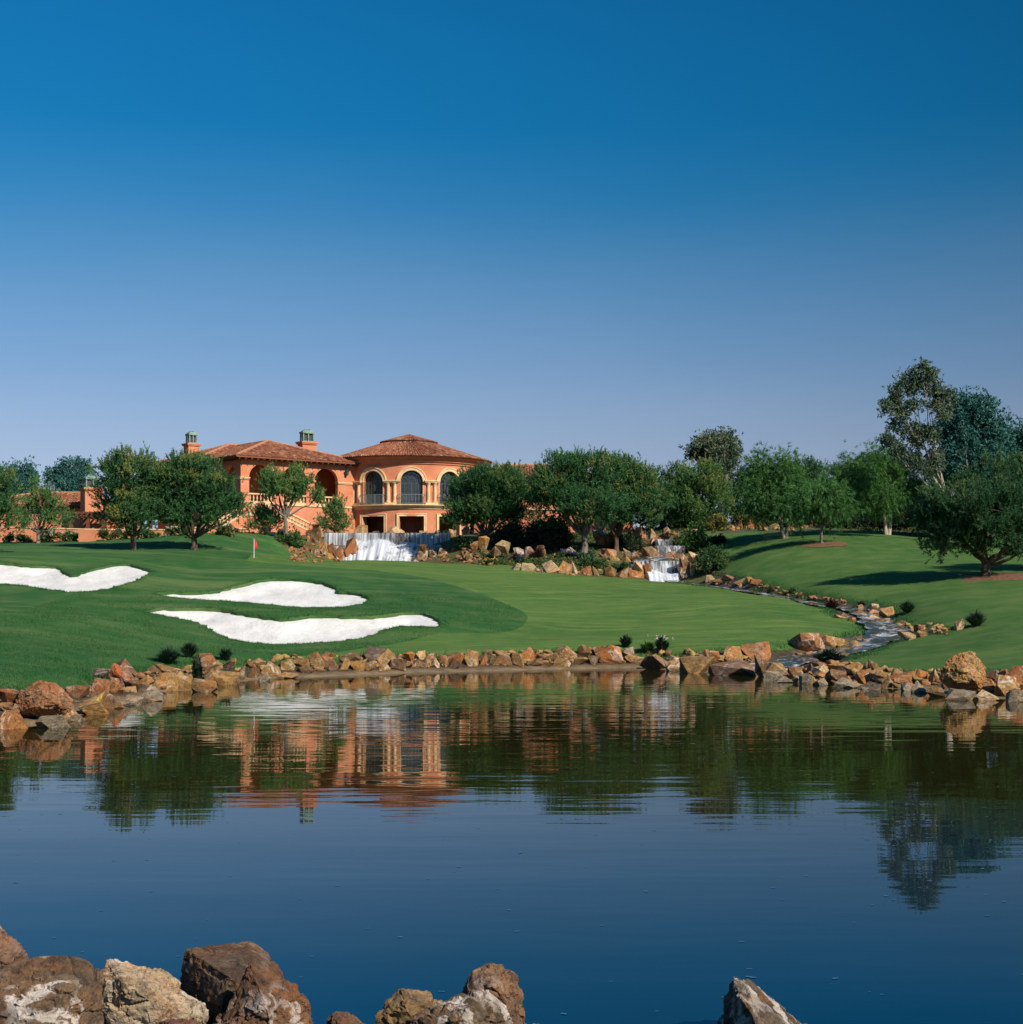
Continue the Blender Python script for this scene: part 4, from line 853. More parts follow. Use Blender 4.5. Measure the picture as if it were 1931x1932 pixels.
# stair: landing, two flights, lower terrace block
st = empty('garden_stair', (*wt_((0.5, -2.5, 0))[:2], 9.3), 'terracotta double garden stair with cream balustrades below the arcade', 'staircase')
mb = MB(); mb.box(-1.4, 2.6, -3.2, -0.12, 8.4, 11.3, wt_); mb.build('landing', M['stucco'], st)
mb = MB(); mb.box(-1.5, 2.7, -3.3, -0.105, 11.303, 11.45, wt_); mb.build('landing_floor', M['trim'], st)
for a0, a1, z0, z1 in ((-1.4, -5.6, 11.3, 9.0), (2.6, 6.9, 11.3, 9.55)):
    mb = MB(); s = sorted((a0, a1)); zA = z0 if s[0] == a0 else z1; zB = z1 if s[0] == a0 else z0
    mb.hexa([wt_(q) for q in ((s[0] + .002, -3.2, 8.0), (s[1] - .002, -3.2, 8.0), (s[1] - .002, -1.4, 8.0), (s[0] + .002, -1.4, 8.0), (s[0] + .002, -3.2, zA), (s[1] - .002, -3.2, zB), (s[1] - .002, -1.4, zB), (s[0] + .002, -1.4, zA))])
    mb.build('flight', M['stucco'], st)
    mb = MB(); n = 12
    for i in range(n):
        q = (i + 0.5) / n; aa_ = a0 + (a1 - a0) * q; z = z0 + (z1 - z0) * q; h = abs(a1 - a0) / n / 2; mb.box(aa_ - h, aa_ + h, -2.9, -1.6, z - 0.15, z + 0.14, wt_)
    mb.build('step', M['trim'], st)
    balustrade(st, wt_((a0, -3.1, z0 + 0.02)), wt_((a1, -3.1, z1 + 0.02))); balustrade(st, wt_((a0, -1.5, z0 + 0.02)), wt_((a1, -1.5, z1 + 0.02)))
balustrade(st, wt_((-1.1, -3.15, 11.45)), wt_((0.2, -3.15, 11.45))); balustrade(st, wt_((0.75, -3.15, 11.45)), wt_((2.3, -3.15, 11.45)))
for a in (-1.3, 0.47, 2.5, -5.75, 7.05):
    mb = MB(); z = 11.45 if -2 < a < 3 else (8.9 if a < 0 else 9.5); mb.box(a - 0.24, a + 0.24, -3.38, -2.9, z, z + 1.0, wt_); mb.box(a - 0.29, a + 0.29, -3.43, -2.85, z + 1.003, z + 1.12, wt_); mb.build('post', M['stucco'], st)
mb = MB(); mb.box(-9.5, -1.5, -3.9, -3.205, 8.0, 9.85, wt_); tb = mb.build('terrace_block', M['stucco'], st)
mb = MB(); mb.box(-9.6, -1.4, -4.0, -3.21, 9.853, 9.97, wt_); mb.build('coping', M['trim'], tb)

# garden walls at the foot of the terrace
def garden_wall(u0, u1, D0, D1, v0, v1, zb, label):
    p, q = at(u0, v0, D0), at(u1, v1, D1); o = empty('garden_wall', (*((p + q) / 2)[:2], zb), label, 'wall', 'low terracotta garden walls')
    mb = MB(); f = Vector((0, 0.35, 0)); mb.hexa([Vector((p.x, p.y, zb)), Vector((q.x, q.y, zb)), Vector((q.x, q.y, zb)) + f, Vector((p.x, p.y, zb)) + f, p - Vector((0, 0, .1)), q - Vector((0, 0, .1)), q + f - Vector((0, 0, .1)), p + f - Vector((0, 0, .1))]); mb.build('wall', M['stucco'], o)
    mb = MB(); g = Vector((0, 0.06, 0)); mb.hexa([p - g - Vector((0, 0, .097)), q - g - Vector((0, 0, .097)), q + f + g - Vector((0, 0, .097)), p + f + g - Vector((0, 0, .097)), p - g, q - g, q + f + g, p + f + g]); mb.build('coping', M['trim'], o)
    return o
garden_wall(-120, 248, 137, 138, 990.5, 999, 7.4, 'long low terracotta garden wall behind the white rose bushes and lower pavilion')
garden_wall(258, 388, 139, 139.5, 997, 1000.5, 7.6, 'short terracotta garden wall behind the two big round pines')
mb = MB(); p = at(165, 1010, 134.5); mb.box(p.x - 0.7, p.x + 0.7, p.y - 0.4, p.y + 0.4, ground(p.x, p.y) - 0.1, zt(999.5, 134.5)); o = mb.build('planter_pier', M['stucco']); tag(o, 'squat terracotta pier standing before the rose bushes', 'pier')

# low pavilion and pergola on the far left
pav = empty('low_pavilion', at(80, 1015, 160), 'low terracotta pavilion with tile roof and stout chimney behind the pergola', 'building')
X = lambda u, D: (u - HU) / FP * D
mb = MB(); mb.box(X(-40, 162), X(235, 162), 160, 170, 8.6, 12.9); mb.build('wall', M['stucco'], pav)
hip_roof(pav, lambda q: Vector(q), X(-48, 162), X(243, 162), 159.2, 170.8, 13.1, 0.28)
chimney(pav, None, 2.0, 1.3, 11.5, zt(922, 157.5), ctf(157.5, 173))
mb = MB(); mb.box(X(160, 157), X(194, 157), 156.8, 159.9, 8.6, 11.6); mb.build('hearth', M['stucco'], pav)
perg = empty('pergola', at(165, 1012, 153), 'dark red timber pergola with open rafters in front of the low pavilion', 'pergola')
x0, x1 = X(134, 151), X(262, 151); mb = MB()
for k in range(5):
    x = x0 + (x1 - x0) * k / 4
    for y in (151, 156): mb2 = MB(); mb2.box(x - 0.16, x + 0.16, y - 0.16, y + 0.16, 8.8, 11.4); mb2.build('post', M['wood'], perg)
for y in (150.98, 153.5, 156.02): mb2 = MB(); mb2.box(x0 - 0.9, x1 + 0.9, y - 0.09, y + 0.09, 11.4, 11.68); mb2.build('beam', M['wood'], perg)
for k in range(16):
    x = x0 - 0.6 + (x1 - x0 + 1.2) * k / 15; mb2 = MB(); mb2.box(x - 0.05, x + 0.05, 150.1, 156.9, 11.683, 11.9); mb2.build('rafter', M['wood'], perg)
# hall behind the trees on the right of the round hall
rw = empty('rear_wing', (0, 176, 9.4), 'terracotta rear wing half hidden behind the dense pines beyond the round hall', 'building')
mb = MB(); mb.box(-7, 10, 170, 182, 8.6, 16.75); mb.build('wall', M['stucco'], rw); hip_roof(rw, lambda q: Vector(q), -7.8, 10.8, 169.2, 182.8, 16.9, 0.28)
chimney(rw, None, 1.6, 1.2, 17, zt(873, 180), ctf(180, 1057))
tw = empty('terrace_wall', (4, 157, 9.0), 'terracotta terrace wall with a low arched recess behind the pine trunks', 'wall')
tm = lambda s, d, z: Vector((s, 157 + d, z)); mb = MB(); xa, xb = X(905, 157), X(1195, 157)
ar = ((X(952, 157) + X(978, 157)) / 2, 0.72, 9.0, 10.4, True)
strip_wall(mb, tm, xa, xb, 8.4, zt(962, 157), [ar], 1.2); mb.build('wall', M['stucco'], tw)
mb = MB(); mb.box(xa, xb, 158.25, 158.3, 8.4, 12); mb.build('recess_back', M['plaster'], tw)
mb = MB(); mb.box(xa, xb, 156.9, 158.24, zt(962, 157) + 0.003, zt(962, 157) + 0.15); mb.build('coping', M['trim'], tw)

# flag on the green
fp = hit(479.5, 1052) or at(479.5, 1052, 122); fp.z = ground(fp.x, fp.y); kf = fp.y / FP
flag = empty('golf_flag', fp, 'small red flag on a thin white pole on the putting green', 'flag')
mb = MB(); mb.tube([fp - Vector((0, 0, 0.1)), fp + Vector((0, 0, 37 * kf))], [0.028, 0.022], 6); mb.build('pole', M['white'], flag)
mb = MB(); n = 6                                     # the cloth hangs limp, narrow at the top
for i in range(n):
    f = lambda q, o_: fp + Vector(((0.6 + o_ * (1.0 + 6.2 * q)) * kf, -0.10 * math.sin(q * 5 + o_ * 2) * o_, (37 - 20 * q + 1.5 * o_) * kf))
    a, b, c_, d_ = f(i / n, 0), f(i / n, 1), f((i + 1) / n, 1), f((i + 1) / n, 0); g = Vector((0, 0.012, 0)); mb.hexa([d_, c_, c_ + g, d_ + g, a, b, b + g, a + g])
mb.build('pennant', M['red'], flag)

# ------------------------------------------------------------------ trees
def unit(a): return a / np.maximum(np.linalg.norm(a, axis=-1, keepdims=True), 1e-9)
def brush(P, Dn, tone, k, L, wd, spread, rng, shoot):
    """pine shoots: needles set all along short stems"""
    n = len(P); idx = np.repeat(np.arange(n), k); sl = shoot * (0.6 + 0.7 * rng.random(n)); s = rng.random(len(idx)); D0 = unit(Dn)[idx]
    b = P[idx] + D0 * (s * sl[idx])[:, None]; d = unit(D0 * 0.75 + spread * rng.normal(size=D0.shape)); l = (L * (0.7 + 0.5 * rng.random(len(idx))) * (1.1 - 0.35 * s))[:, None]
    side = unit(np.cross(d, rng.normal(size=d.shape))) * wd / 2; tn = tone[idx] + (s - 0.5) * 0.22 + rng.normal(size=len(idx)) * 0.07
    V = np.stack([b - side, b + side, b + d * l], 1).reshape(-1, 3); return V, np.arange(len(V)).reshape(-1, 3), np.repeat(tn, 3)
def foliage(P, Dn, tone, k, L, wd, spread, rng, quad=False):
    idx = np.repeat(np.arange(len(P)), k); d = unit(Dn[idx] + spread * rng.normal(size=(len(idx), 3)))
    l = L * (0.65 + 0.7 * rng.random(len(idx)))[:, None]; side = unit(np.cross(d, rng.normal(size=d.shape))) * wd * (0.7 + 0.6 * rng.random(len(idx)))[:, None] / 2
    b = P[idx] + rng.normal(size=d.shape) * L * 0.12; tn = tone[idx] + rng.normal(size=len(idx)) * 0.08
    if quad:
        V = np.stack([b, b + d * l * .5 + side, b + d * l, b + d * l * .5 - side], 1).reshape(-1, 3); F = np.arange(len(V)).reshape(-1, 4); return V, F, np.repeat(tn, 4)
    V = np.stack([b - side, b + side, b + d * l], 1).reshape(-1, 3); F = np.arange(len(V)).reshape(-1, 3)
    t3 = np.stack([tn - 0.06, tn - 0.06, tn + 0.08], 1).ravel(); return V, F, t3
KIND = {  # clump size m, clumps per m2, tufts per clump, needles per tuft, length, width, spread, up bias, droop, tip colour gain
 'pine':   dict(cs=0.36, den=1.3, tufts=17, k=22, L=0.27, w=0.055, sp=0.50, up=0.8, tip=0.6, shoot=0.55),
 'pepper': dict(cs=0.55, den=1.2, tufts=34, k=11, L=0.40, w=0.038, sp=0.40, up=-0.55, tip=0.30),
 'euc':    dict(cs=0.42, den=0.85, tufts=34, k=5, L=0.34, w=0.13, sp=0.8, up=-0.3, tip=0.40),
 'shrub':  dict(cs=0.30, den=2.6, tufts=26, k=5, L=0.24, w=0.10, sp=0.8, up=0.35, tip=0.45),
}
def crown_points(E, kd, rng, mult=1.0, hollow=0.55):
    """clump centres through a set of ellipsoids, thicker towards their skins"""
    C_ = []; O_ = []
    for c, r in E:
        area = 4 * math.pi * ((r[0] * r[1]) ** 1.6 / 3 + (r[0] * r[2]) ** 1.6 / 3 + (r[1] * r[2]) ** 1.6 / 3) ** (1 / 1.6)
        n = max(4, int(area * kd['den'] * mult)); d = unit(rng.normal(size=(n, 3)) + np.array((0, 0, 0.15))); rr = hollow + (1 - hollow) * np.sqrt(rng.random(n))
        wob = 1 + 0.20 * np.sin(d[:, 0] * 5 + c[0]) * np.sin(d[:, 2] * 6 + c[2]) + 0.11 * rng.normal(size=n)
        C_.append(c + d * r * (rr * wob)[:, None]); O_.append(unit(d / r))
    return np.concatenate(C_), np.concatenate(O_)
def px_ellipsoids(D, L, depth=0.85, jit=0.5, rng=None):
    o = []; s = D / FP
    for q in L:
        u, v, ru, rv = q[:4]; p = at(u, v, D); dy = (rng.uniform(-1, 1) * jit * ru * s) if len(q) < 5 else q[4]
        o.append((np.array((p.x, p.y + dy, p.z)), np.array((ru * s, ru * s * depth, rv * s))))
    return o
def tree(name, kind, leaf, bark, base, crown, trunk_r, label, cat='tree', group=None, fork=0.35, mult=1.0, seed=1, lean=None, stems=1, crownname='crown', nl=9, sparse=1.0, depth=0.85):
    rng = np.random.default_rng(seed); kd = KIND[kind]
    u, v, D = base; b = at(u, v, D); b.z = ground(b.x, b.y) - 0.05
    t = empty(name, b, label, cat, group)
    E = [(c, np.maximum(r - (0.16 if 'shoot' in kd else 0.08), 0.3 * r)) for c, r in px_ellipsoids(D, crown, depth, 0.5, rng)]
    C_, O_ = crown_points(E, kd, rng, mult * sparse)
    # limbs
    low = min(e[0][2] - e[1][2] for e in E); cx = np.mean([e[0] for e in E], 0); bz = np.array(b)
    fz = max(0.5, (low - b.z) * fork + 0.5)
    mb = MB(); lb = MB(); forks = []
    for sidx in range(stems):
        off = np.array((0.16 * (sidx - (stems - 1) / 2) * 1.5, 0, 0)); top = np.array((bz[0] + (0.4 * (sidx - (stems - 1) / 2) * 1.6 if stems > 1 else 0) + (lean or 0), bz[1], b.z + fz))
        midp = (bz + off + top) / 2 + rng.normal(size=3) * 0.05; r0 = trunk_r / (1 if stems == 1 else 1.25)
        mb.tube([bz + off + (0, 0, -0.15), bz + off + (0, 0, 0.12), midp, top, top + (0, 0, 0.25)], [r0 * 1.5, r0 * 1.12, r0 * 0.9, r0 * 0.85, r0 * 0.7], 8); forks.append(top)
    order = rng.permutation(len(C_)); prim = []
    far = np.linalg.norm(C_ - cx, axis=1); mains = [C_[i] for i in order[:400:max(1, min(400, len(order)) // nl)]][:nl]
    for e in (E if len(E) < 11 else E[::5]): mains.append(e[0] + rng.normal(size=3) * 0.2)
    paths = []
    for m in mains:
        f = min(forks, key=lambda q: np.linalg.norm(q[:2] - m[:2])); d = m - f; ctrl = f + np.array((d[0] * 0.55, d[1] * 0.55, d[2] * 0.28)) + rng.normal(size=3) * 0.25
        s = np.linspace(0, 1, 8)[:, None]; P = (1 - s) ** 2 * f + 2 * s * (1 - s) * ctrl + s ** 2 * m + np.concatenate([np.zeros((1, 3)), rng.normal(size=(7, 3)) * 0.06]); paths.append(P)
        r = trunk_r * (0.62 - 0.25 * rng.random()) * (0.55 if kind in ('euc', 'gum') else 1.0); lb.tube(P, np.linspace(r, 0.02, 8), 6)
    allp = np.concatenate([P[3:] for P in paths])
    for i in order[:int(110 * min(1, mult))]:
        c = C_[i]; dd = np.linalg.norm(allp - c, axis=1); j = int(np.argmin(dd))
        if 0.25 < dd[j] < 3.0:
            a = allp[j]; mid = (a + c) / 2 + rng.normal(size=3) * 0.1; lb.tube([a, mid, c], [0.035, 0.025, 0.01], 4, cap=False)
    mb.build('trunk', M[bark], t, True); lb.build('branches', M[bark], t, True)
    # leaves
    n = len(C_); m = kd['tufts']; ci = np.repeat(np.arange(n), m); P = C_[ci] + rng.normal(size=(n * m, 3)) * kd['cs'] * np.array((1, 1, 0.85 if kd['up'] > 0 else 1.15))
    Dn = unit(O_[ci] * 0.75 + np.array((0, 0, kd['up'])) + rng.normal(size=P.shape) * 0.35)
    ctone = rng.normal(size=n) * 0.12 + 0.42; hz = (C_[:, 2] - C_[:, 2].min()) / (np.ptp(C_[:, 2]) + 1e-6)
    ctone = ctone + (rng.random(n) < 0.16 + 0.25 * hz ** 3) * kd['tip'] * 0.5
    if 'shoot' in kd: V, F, tn = brush(P, Dn, ctone[ci], kd['k'], kd['L'], kd['w'], kd['sp'], rng, kd['shoot'])
    else: V, F, tn = foliage(P, Dn, ctone[ci], kd['k'], kd['L'], kd['w'], kd['sp'], rng, kind in ('euc', 'gum', 'shrub'))
    link(crownname, tri_mesh(crownname, V - np.array(b), F, tn), M[leaf], t)
    return t
KIND['gum'] = dict(KIND['euc'], cs=0.27, den=1.1, tufts=26, k=5, L=0.30, w=0.11)
GP = 'round pines on the turf before the clubhouse'
tree('pine_tree', 'pine', 'pine', 'bark', (251, 1037, 122), [(257, 905, 58, 48), (225, 945, 40, 45), (292, 940, 40, 48), (258, 972, 52, 28)], 0.26, 'dense round pine on the turf before the pergola, standing nearest the chimneyed pavilion', group=GP, seed=11)
tree('pine_tree', 'pine', 'pine', 'bark', (366, 1037, 122), [(368, 900, 50, 38), (332, 898, 26, 30), (338, 932, 38, 48), (410, 935, 42, 42), (385, 965, 60, 26), (447, 955, 22, 20), (335, 985, 22, 16)], 0.27, 'spreading round pine with low forked limbs in front of the arcade wing corner', group=GP, seed=12, fork=0.3, sparse=0.85)
tree('young_pine', 'pine', 'pine_light', 'bark_grey', (72, 1025, 131), [(72, 930, 16, 18), (88, 945, 14, 16), (52, 955, 13, 15), (106, 955, 15, 17), (45, 980, 13, 9), (70, 968, 18, 12), (118, 978, 14, 9), (92, 983, 12, 9)], 0.17, 'thin open young pine in front of the low terracotta garden wall', seed=13, fork=0.3, sparse=0.8)
tree('pine_tree', 'pine', 'pine', 'bark', (-22, 1040, 112), [(-15, 930, 44, 45), (-5, 975, 40, 30), (10, 905, 18, 22)], 0.25, 'dark bushy pine cut by the frame edge beside the thin young pine', seed=14)
tree('eucalyptus_tree', 'euc', 'teal_leaf', 'bark_pale', (128, 985, 190), [(108, 900, 22, 24), (140, 888, 26, 22), (125, 918, 36, 16), (157, 905, 12, 18)], 0.25, 'hazy blue green eucalyptus rising behind the low pavilion roof', seed=15, mult=0.8)
tree('eucalyptus_tree', 'euc', 'teal_leaf', 'bark_pale', (30, 985, 185), [(18, 905, 35, 22), (48, 895, 22, 20), (40, 925, 40, 18)], 0.25, 'dark blue green eucalyptus behind the thin young pine, next to the frame edge', seed=16, mult=0.8)
tree('umbrella_pine', 'pine', 'pine_light', 'bark_grey', (540, 1005, 138.5), [(545, 902, 42, 20), (516, 915, 26, 18), (575, 922, 26, 20), (545, 925, 38, 12), (502, 935, 10, 10), (597, 945, 10, 10)], 0.2, 'flat topped umbrella pine with bare limbs in front of the arcade', seed=17, fork=0.55, sparse=0.8, lean=-0.1)
tree('shrub_pine', 'pine', 'pine', 'bark', (500, 1008, 139.5), [(500, 988, 29, 22), (500, 970, 18, 16)], 0.1, 'small rounded pine bush at the foot of the garden stair', seed=18)
tree('shrub_pine', 'pine', 'pine_light', 'bark', (632, 1000, 150), [(632, 985, 30, 17), (634, 967, 20, 14), (638, 952, 8, 7)], 0.1, 'small pointed pine bush growing against the round hall beside the weir', seed=19)
GQ = 'tall pines in the planting bed'
tree('pine_tree', 'pine', 'pine', 'bark_grey', (915, 1030, 139), [(926, 914, 64, 27), (880, 938, 38, 33), (962, 922, 44, 38), (985, 945, 34, 30), (915, 958, 66, 26), (870, 985, 24, 18), (955, 965, 40, 18)], 0.28, 'broad round pine hiding the side of the round hall', group=GQ, seed=20, fork=0.3)
tree('pine_tree', 'pine', 'pine', 'bark_grey', (1103, 1045, 131), [(1072, 905, 62, 45), (1125, 895, 46, 38), (1055, 945, 50, 38), (1110, 955, 58, 32), (1040, 925, 36, 30)], 0.32, 'largest dense pine of the planting bed with a thick pale forked trunk', group=GQ, seed=21, fork=0.4)
tree('pine_tree', 'pine', 'pine', 'bark', (1163, 1040, 133.5), [(1172, 905, 48, 40), (1205, 930, 42, 46), (1165, 955, 50, 30), (1236, 950, 28, 40)], 0.24, 'dense pine between the thick pale trunk and the stepped waterfall', group=GQ, seed=22, fork=0.3)
GR = 'trees in the backdrop row behind the lawn'
tree('pine_tree', 'pine', 'pine_dark', 'bark', (1250, 1002, 150), [(1248, 918, 34, 26), (1257, 955, 36, 40), (1272, 900, 12, 22)], 0.22, 'narrow dark pine behind the stepped waterfall boulders', group=GR, seed=23)
tree('pine_tree', 'pine', 'pine_light', 'bark', (1322, 1000, 147), [(1322, 905, 42, 30), (1322, 945, 54, 44), (1300, 970, 38, 26)], 0.22, 'light green bushy pine in front of the tall pale trunked gum', group=GR, seed=24)
tree('pine_tree', 'pine', 'pine_dark', 'bark', (1400, 995, 153), [(1400, 915, 22, 32), (1398, 955, 34, 38)], 0.22, 'dark conical pine between the tall gum and the pepper trees', group=GR, seed=25)
tree('gum_tree', 'euc', 'eucalyptus', 'bark_pale', (1368, 990, 158), [(1332, 846, 32, 25), (1365, 833, 24, 26), (1352, 872, 38, 22), (1383, 862, 10, 14), (1375, 905, 18, 20)], 0.26, 'tall grey green gum with pale trunk above the light bushy pine', group=GR, seed=26, fork=0.75, lean=0.3)
tree('pepper_tree', 'pepper', 'pepper', 'bark_grey', (1482, 1012, 129), [(1443, 893, 32, 28), (1482, 902, 36, 32), (1436, 938, 30, 36), (1488, 940, 42, 24), (1462, 948, 38, 16)], 0.2, 'feathery pepper tree with two dark stems on the lawn before the boulders', group='pepper trees on the lawn', seed=27, stems=2, fork=0.5)
tree('pine_tree', 'pine', 'pine_dark', 'bark', (1530, 1000, 146), [(1524, 900, 34, 28), (1535, 935, 36, 38), (1550, 905, 14, 16)], 0.22, 'dark spiky pine behind the two stemmed pepper tree', group=GR, seed=28)
tree('pepper_tree', 'pepper', 'pepper', 'bark_grey', (1551, 1027, 121), [(1548, 938, 38, 26), (1525, 955, 34, 26), (1578, 960, 32, 22)], 0.13, 'small pepper tree growing from a ring of brown mulch', group='pepper trees on the lawn', seed=29, stems=1, fork=0.45)
tree('pepper_tree', 'pepper', 'pepper', 'bark_pale', (1675, 1009, 132), [(1618, 900, 44, 34), (1665, 893, 48, 30), (1636, 938, 52, 28), (1700, 925, 28, 36), (1600, 930, 26, 28)], 0.24, 'wide pepper tree with two pale leaning stems at the edge of the lawn', group='pepper trees on the lawn', seed=30, stems=2, fork=0.7)
tree('pine_tree', 'pine', 'pine_dark', 'bark', (1588, 1000, 150), [(1588, 905, 20, 30), (1602, 945, 30, 38)], 0.22, 'dark pine half covered by the wide pale stemmed pepper tree', group=GR, seed=31)
tree('gum_tree', 'gum', 'eucalyptus', 'bark_pale', (1792, 1015, 123), [(1745, 698, 9, 7), (1739, 714, 18, 11), (1763, 707, 13, 12), (1712, 713, 14, 11), (1700, 734, 18, 14), (1727, 734, 20, 13), (1757, 728, 16, 13), (1770, 744, 12, 9), (1697, 755, 16, 11), (1676, 773, 13, 11), (1706, 776, 18, 13), (1733, 761, 16, 13), (1697, 797, 15, 12), (1716, 815, 17, 12), (1737, 803, 13, 12), (1721, 832, 13, 9), (1751, 830, 19, 19), (1790, 746, 11, 5), (1778, 779, 22, 17), (1680, 830, 13, 11), (1692, 843, 20, 13), (1727, 866, 24, 13), (1744, 885, 22, 12), (1770, 860, 22, 16)], 0.3, 'tallest gum tree with open grey foliage and pale leaning limbs', seed=32, fork=0.62, lean=-0.25, nl=5, sparse=1.25, mult=1.0, depth=0.7, group='tall gum trees')
tree('gum_tree', 'euc', 'teal_leaf', 'bark_pale', (1832, 1018, 129), [(1835, 772, 38, 24), (1812, 808, 46, 36), (1855, 828, 42, 36), (1878, 812, 18, 20), (1812, 858, 48, 32), (1860, 868, 42, 26), (1835, 900, 50, 26)], 0.3, 'broad blue green gum tree beside the tallest gum', seed=33, fork=0.6, mult=1.1, group='tall gum trees')
tree('gum_tree', 'euc', 'teal_leaf', 'bark_pale', (1940, 1018, 131), [(1925, 835, 32, 32), (1915, 880, 32, 36), (1950, 860, 40, 60)], 0.28, 'dark blue green gum cut by the frame edge behind the big lawn pine', seed=34, group='tall gum trees')
tree('pine_tree', 'pine', 'olive', 'bark_grey', (1752, 1012, 136), [(1752, 920, 34, 32), (1745, 955, 40, 34)], 0.2, 'brownish olive pine standing between the wide pepper tree and the big lawn pine', seed=35)
KIND['bigpine'] = dict(KIND['pine'], cs=0.34, den=1.25, tufts=15, k=26, L=0.26, w=0.048, shoot=0.7)
tree('pine_tree', 'bigpine', 'pine_dark', 'bark', (1862, 1088, 96), [(1845, 960, 92, 38), (1915, 932, 60, 40), (1820, 913, 14, 14), (1878, 893, 15, 16), (1926, 884, 20, 20), (1763, 938, 14, 14), (1736, 985, 12, 16), (1850, 925, 30, 22), (1788, 985, 54, 44), (1885, 1005, 78, 38), (1800, 1020, 56, 26), (1845, 985, 60, 50), (1930, 975, 50, 50), (1770, 955, 30, 26)], 0.33, 'big low forked pine in its mulch bed on the near lawn', seed=36, fork=0.25, nl=11, sparse=0.85)
tree('pine_tree', 'pine', 'pine_dark', 'bark', (2050, 1080, 98), [(2050, 940, 90, 60), (2040, 990, 70, 40)], 0.3, 'dark pine out past the big lawn pine', seed=37)

tree('pine_tree', 'pine', 'pine_dark', 'bark', (1212, 1000, 154), [(1215, 915, 34, 30), (1210, 955, 44, 40)], 0.22, 'dark pine filling the gap behind the pine next to the stepped waterfall', group=GR, seed=41)
tree('pine_tree', 'pine', 'pine', 'bark', (1292, 998, 158), [(1290, 925, 30, 30), (1292, 960, 34, 34)], 0.2, 'green pine half hidden between narrow dark pine and light bushy pine', group=GR, seed=42)
tree('pine_tree', 'pine', 'pine_dark', 'bark', (1445, 998, 156), [(1440, 925, 34, 30), (1450, 960, 44, 30)], 0.2, 'dark pine in the shade behind the two stemmed pepper tree', group=GR, seed=43)
tree('pine_tree', 'pine', 'pine_dark', 'bark', (1660, 1000, 152), [(1655, 915, 50, 34), (1670, 960, 60, 34)], 0.22, 'wide dark pine backing the pale leaning stems', group=GR, seed=44)
tree('pine_tree', 'pine', 'pine_dark', 'bark', (1490, 1000, 158), [(1488, 940, 30, 30)], 0.2, 'small dark pine seen between the two nearest pepper trees', group=GR, seed=45)

# ------------------------------------------------------------------ shrubs, flowers and spiky plants
def shrub(name, leaf, u, vb, ru, rv, label, cat='shrub', D=None, group=None, kind='shrub', flower=None, seed=1, mult=1.0):
    rng = np.random.default_rng(seed); p = hit(u, vb) if D is None else at(u, vb, D)
    if p is None: p = at(u, vb, 140)
    D = p.y; p.z = ground(p.x, p.y) - 0.03; s = D / FP; t = empty(name, p, label, cat, group); kd = KIND[kind]
    c = np.array((p.x, p.y, p.z + rv * s * 0.85)); r = np.array((ru * s, min(ru, rv * 1.6) * s, rv * s))
    C_, O_ = crown_points([(c, r)], kd, rng, mult, 0.35); C_[:, 2] = np.maximum(C_[:, 2], p.z + 0.1); n = len(C_); m = kd['tufts']; ci = np.repeat(np.arange(n), m)
    P = C_[ci] + rng.normal(size=(n * m, 3)) * min(kd['cs'], r.min() * 0.35); P[:, 2] = np.maximum(P[:, 2], p.z + 0.02)
    Dn = unit(O_[ci] + np.array((0, 0, kd['up'])) + rng.normal(size=P.shape) * 0.4); tone = (rng.normal(size=n) * 0.15 + 0.45)[ci]
    V, F, tn = foliage(P, Dn, tone, kd['k'], kd['L'], kd['w'], kd['sp'], rng, True); link('leaves', tri_mesh('leaves', V - np.array(p), F, tn), M[leaf], t)
    mb = MB()
    for k in range(6):
        q = C_[int(rng.integers(n))]; mb.tube([np.array(p), (np.array(p) + q) / 2 + rng.normal(size=3) * 0.05, q], [0.04, 0.03, 0.012], 5)
    mb.build('stem', M['bark'], t)
    if flower:
        col, nf, sz = flower; pick = rng.integers(0, n, nf); P = C_[pick] + O_[pick] * kd['cs'] * 1.1 + rng.normal(size=(nf, 3)) * 0.08 + (0, 0, 0.05)
        V, F, tn = foliage(P, unit(O_[pick] + (0, -0.5, 0.5)), np.full(nf, 0.5), 6, sz, sz * 0.7, 0.9, rng, True); link('flower', tri_mesh('flower', V - np.array(p), F, tn), M[col], t)
    return t
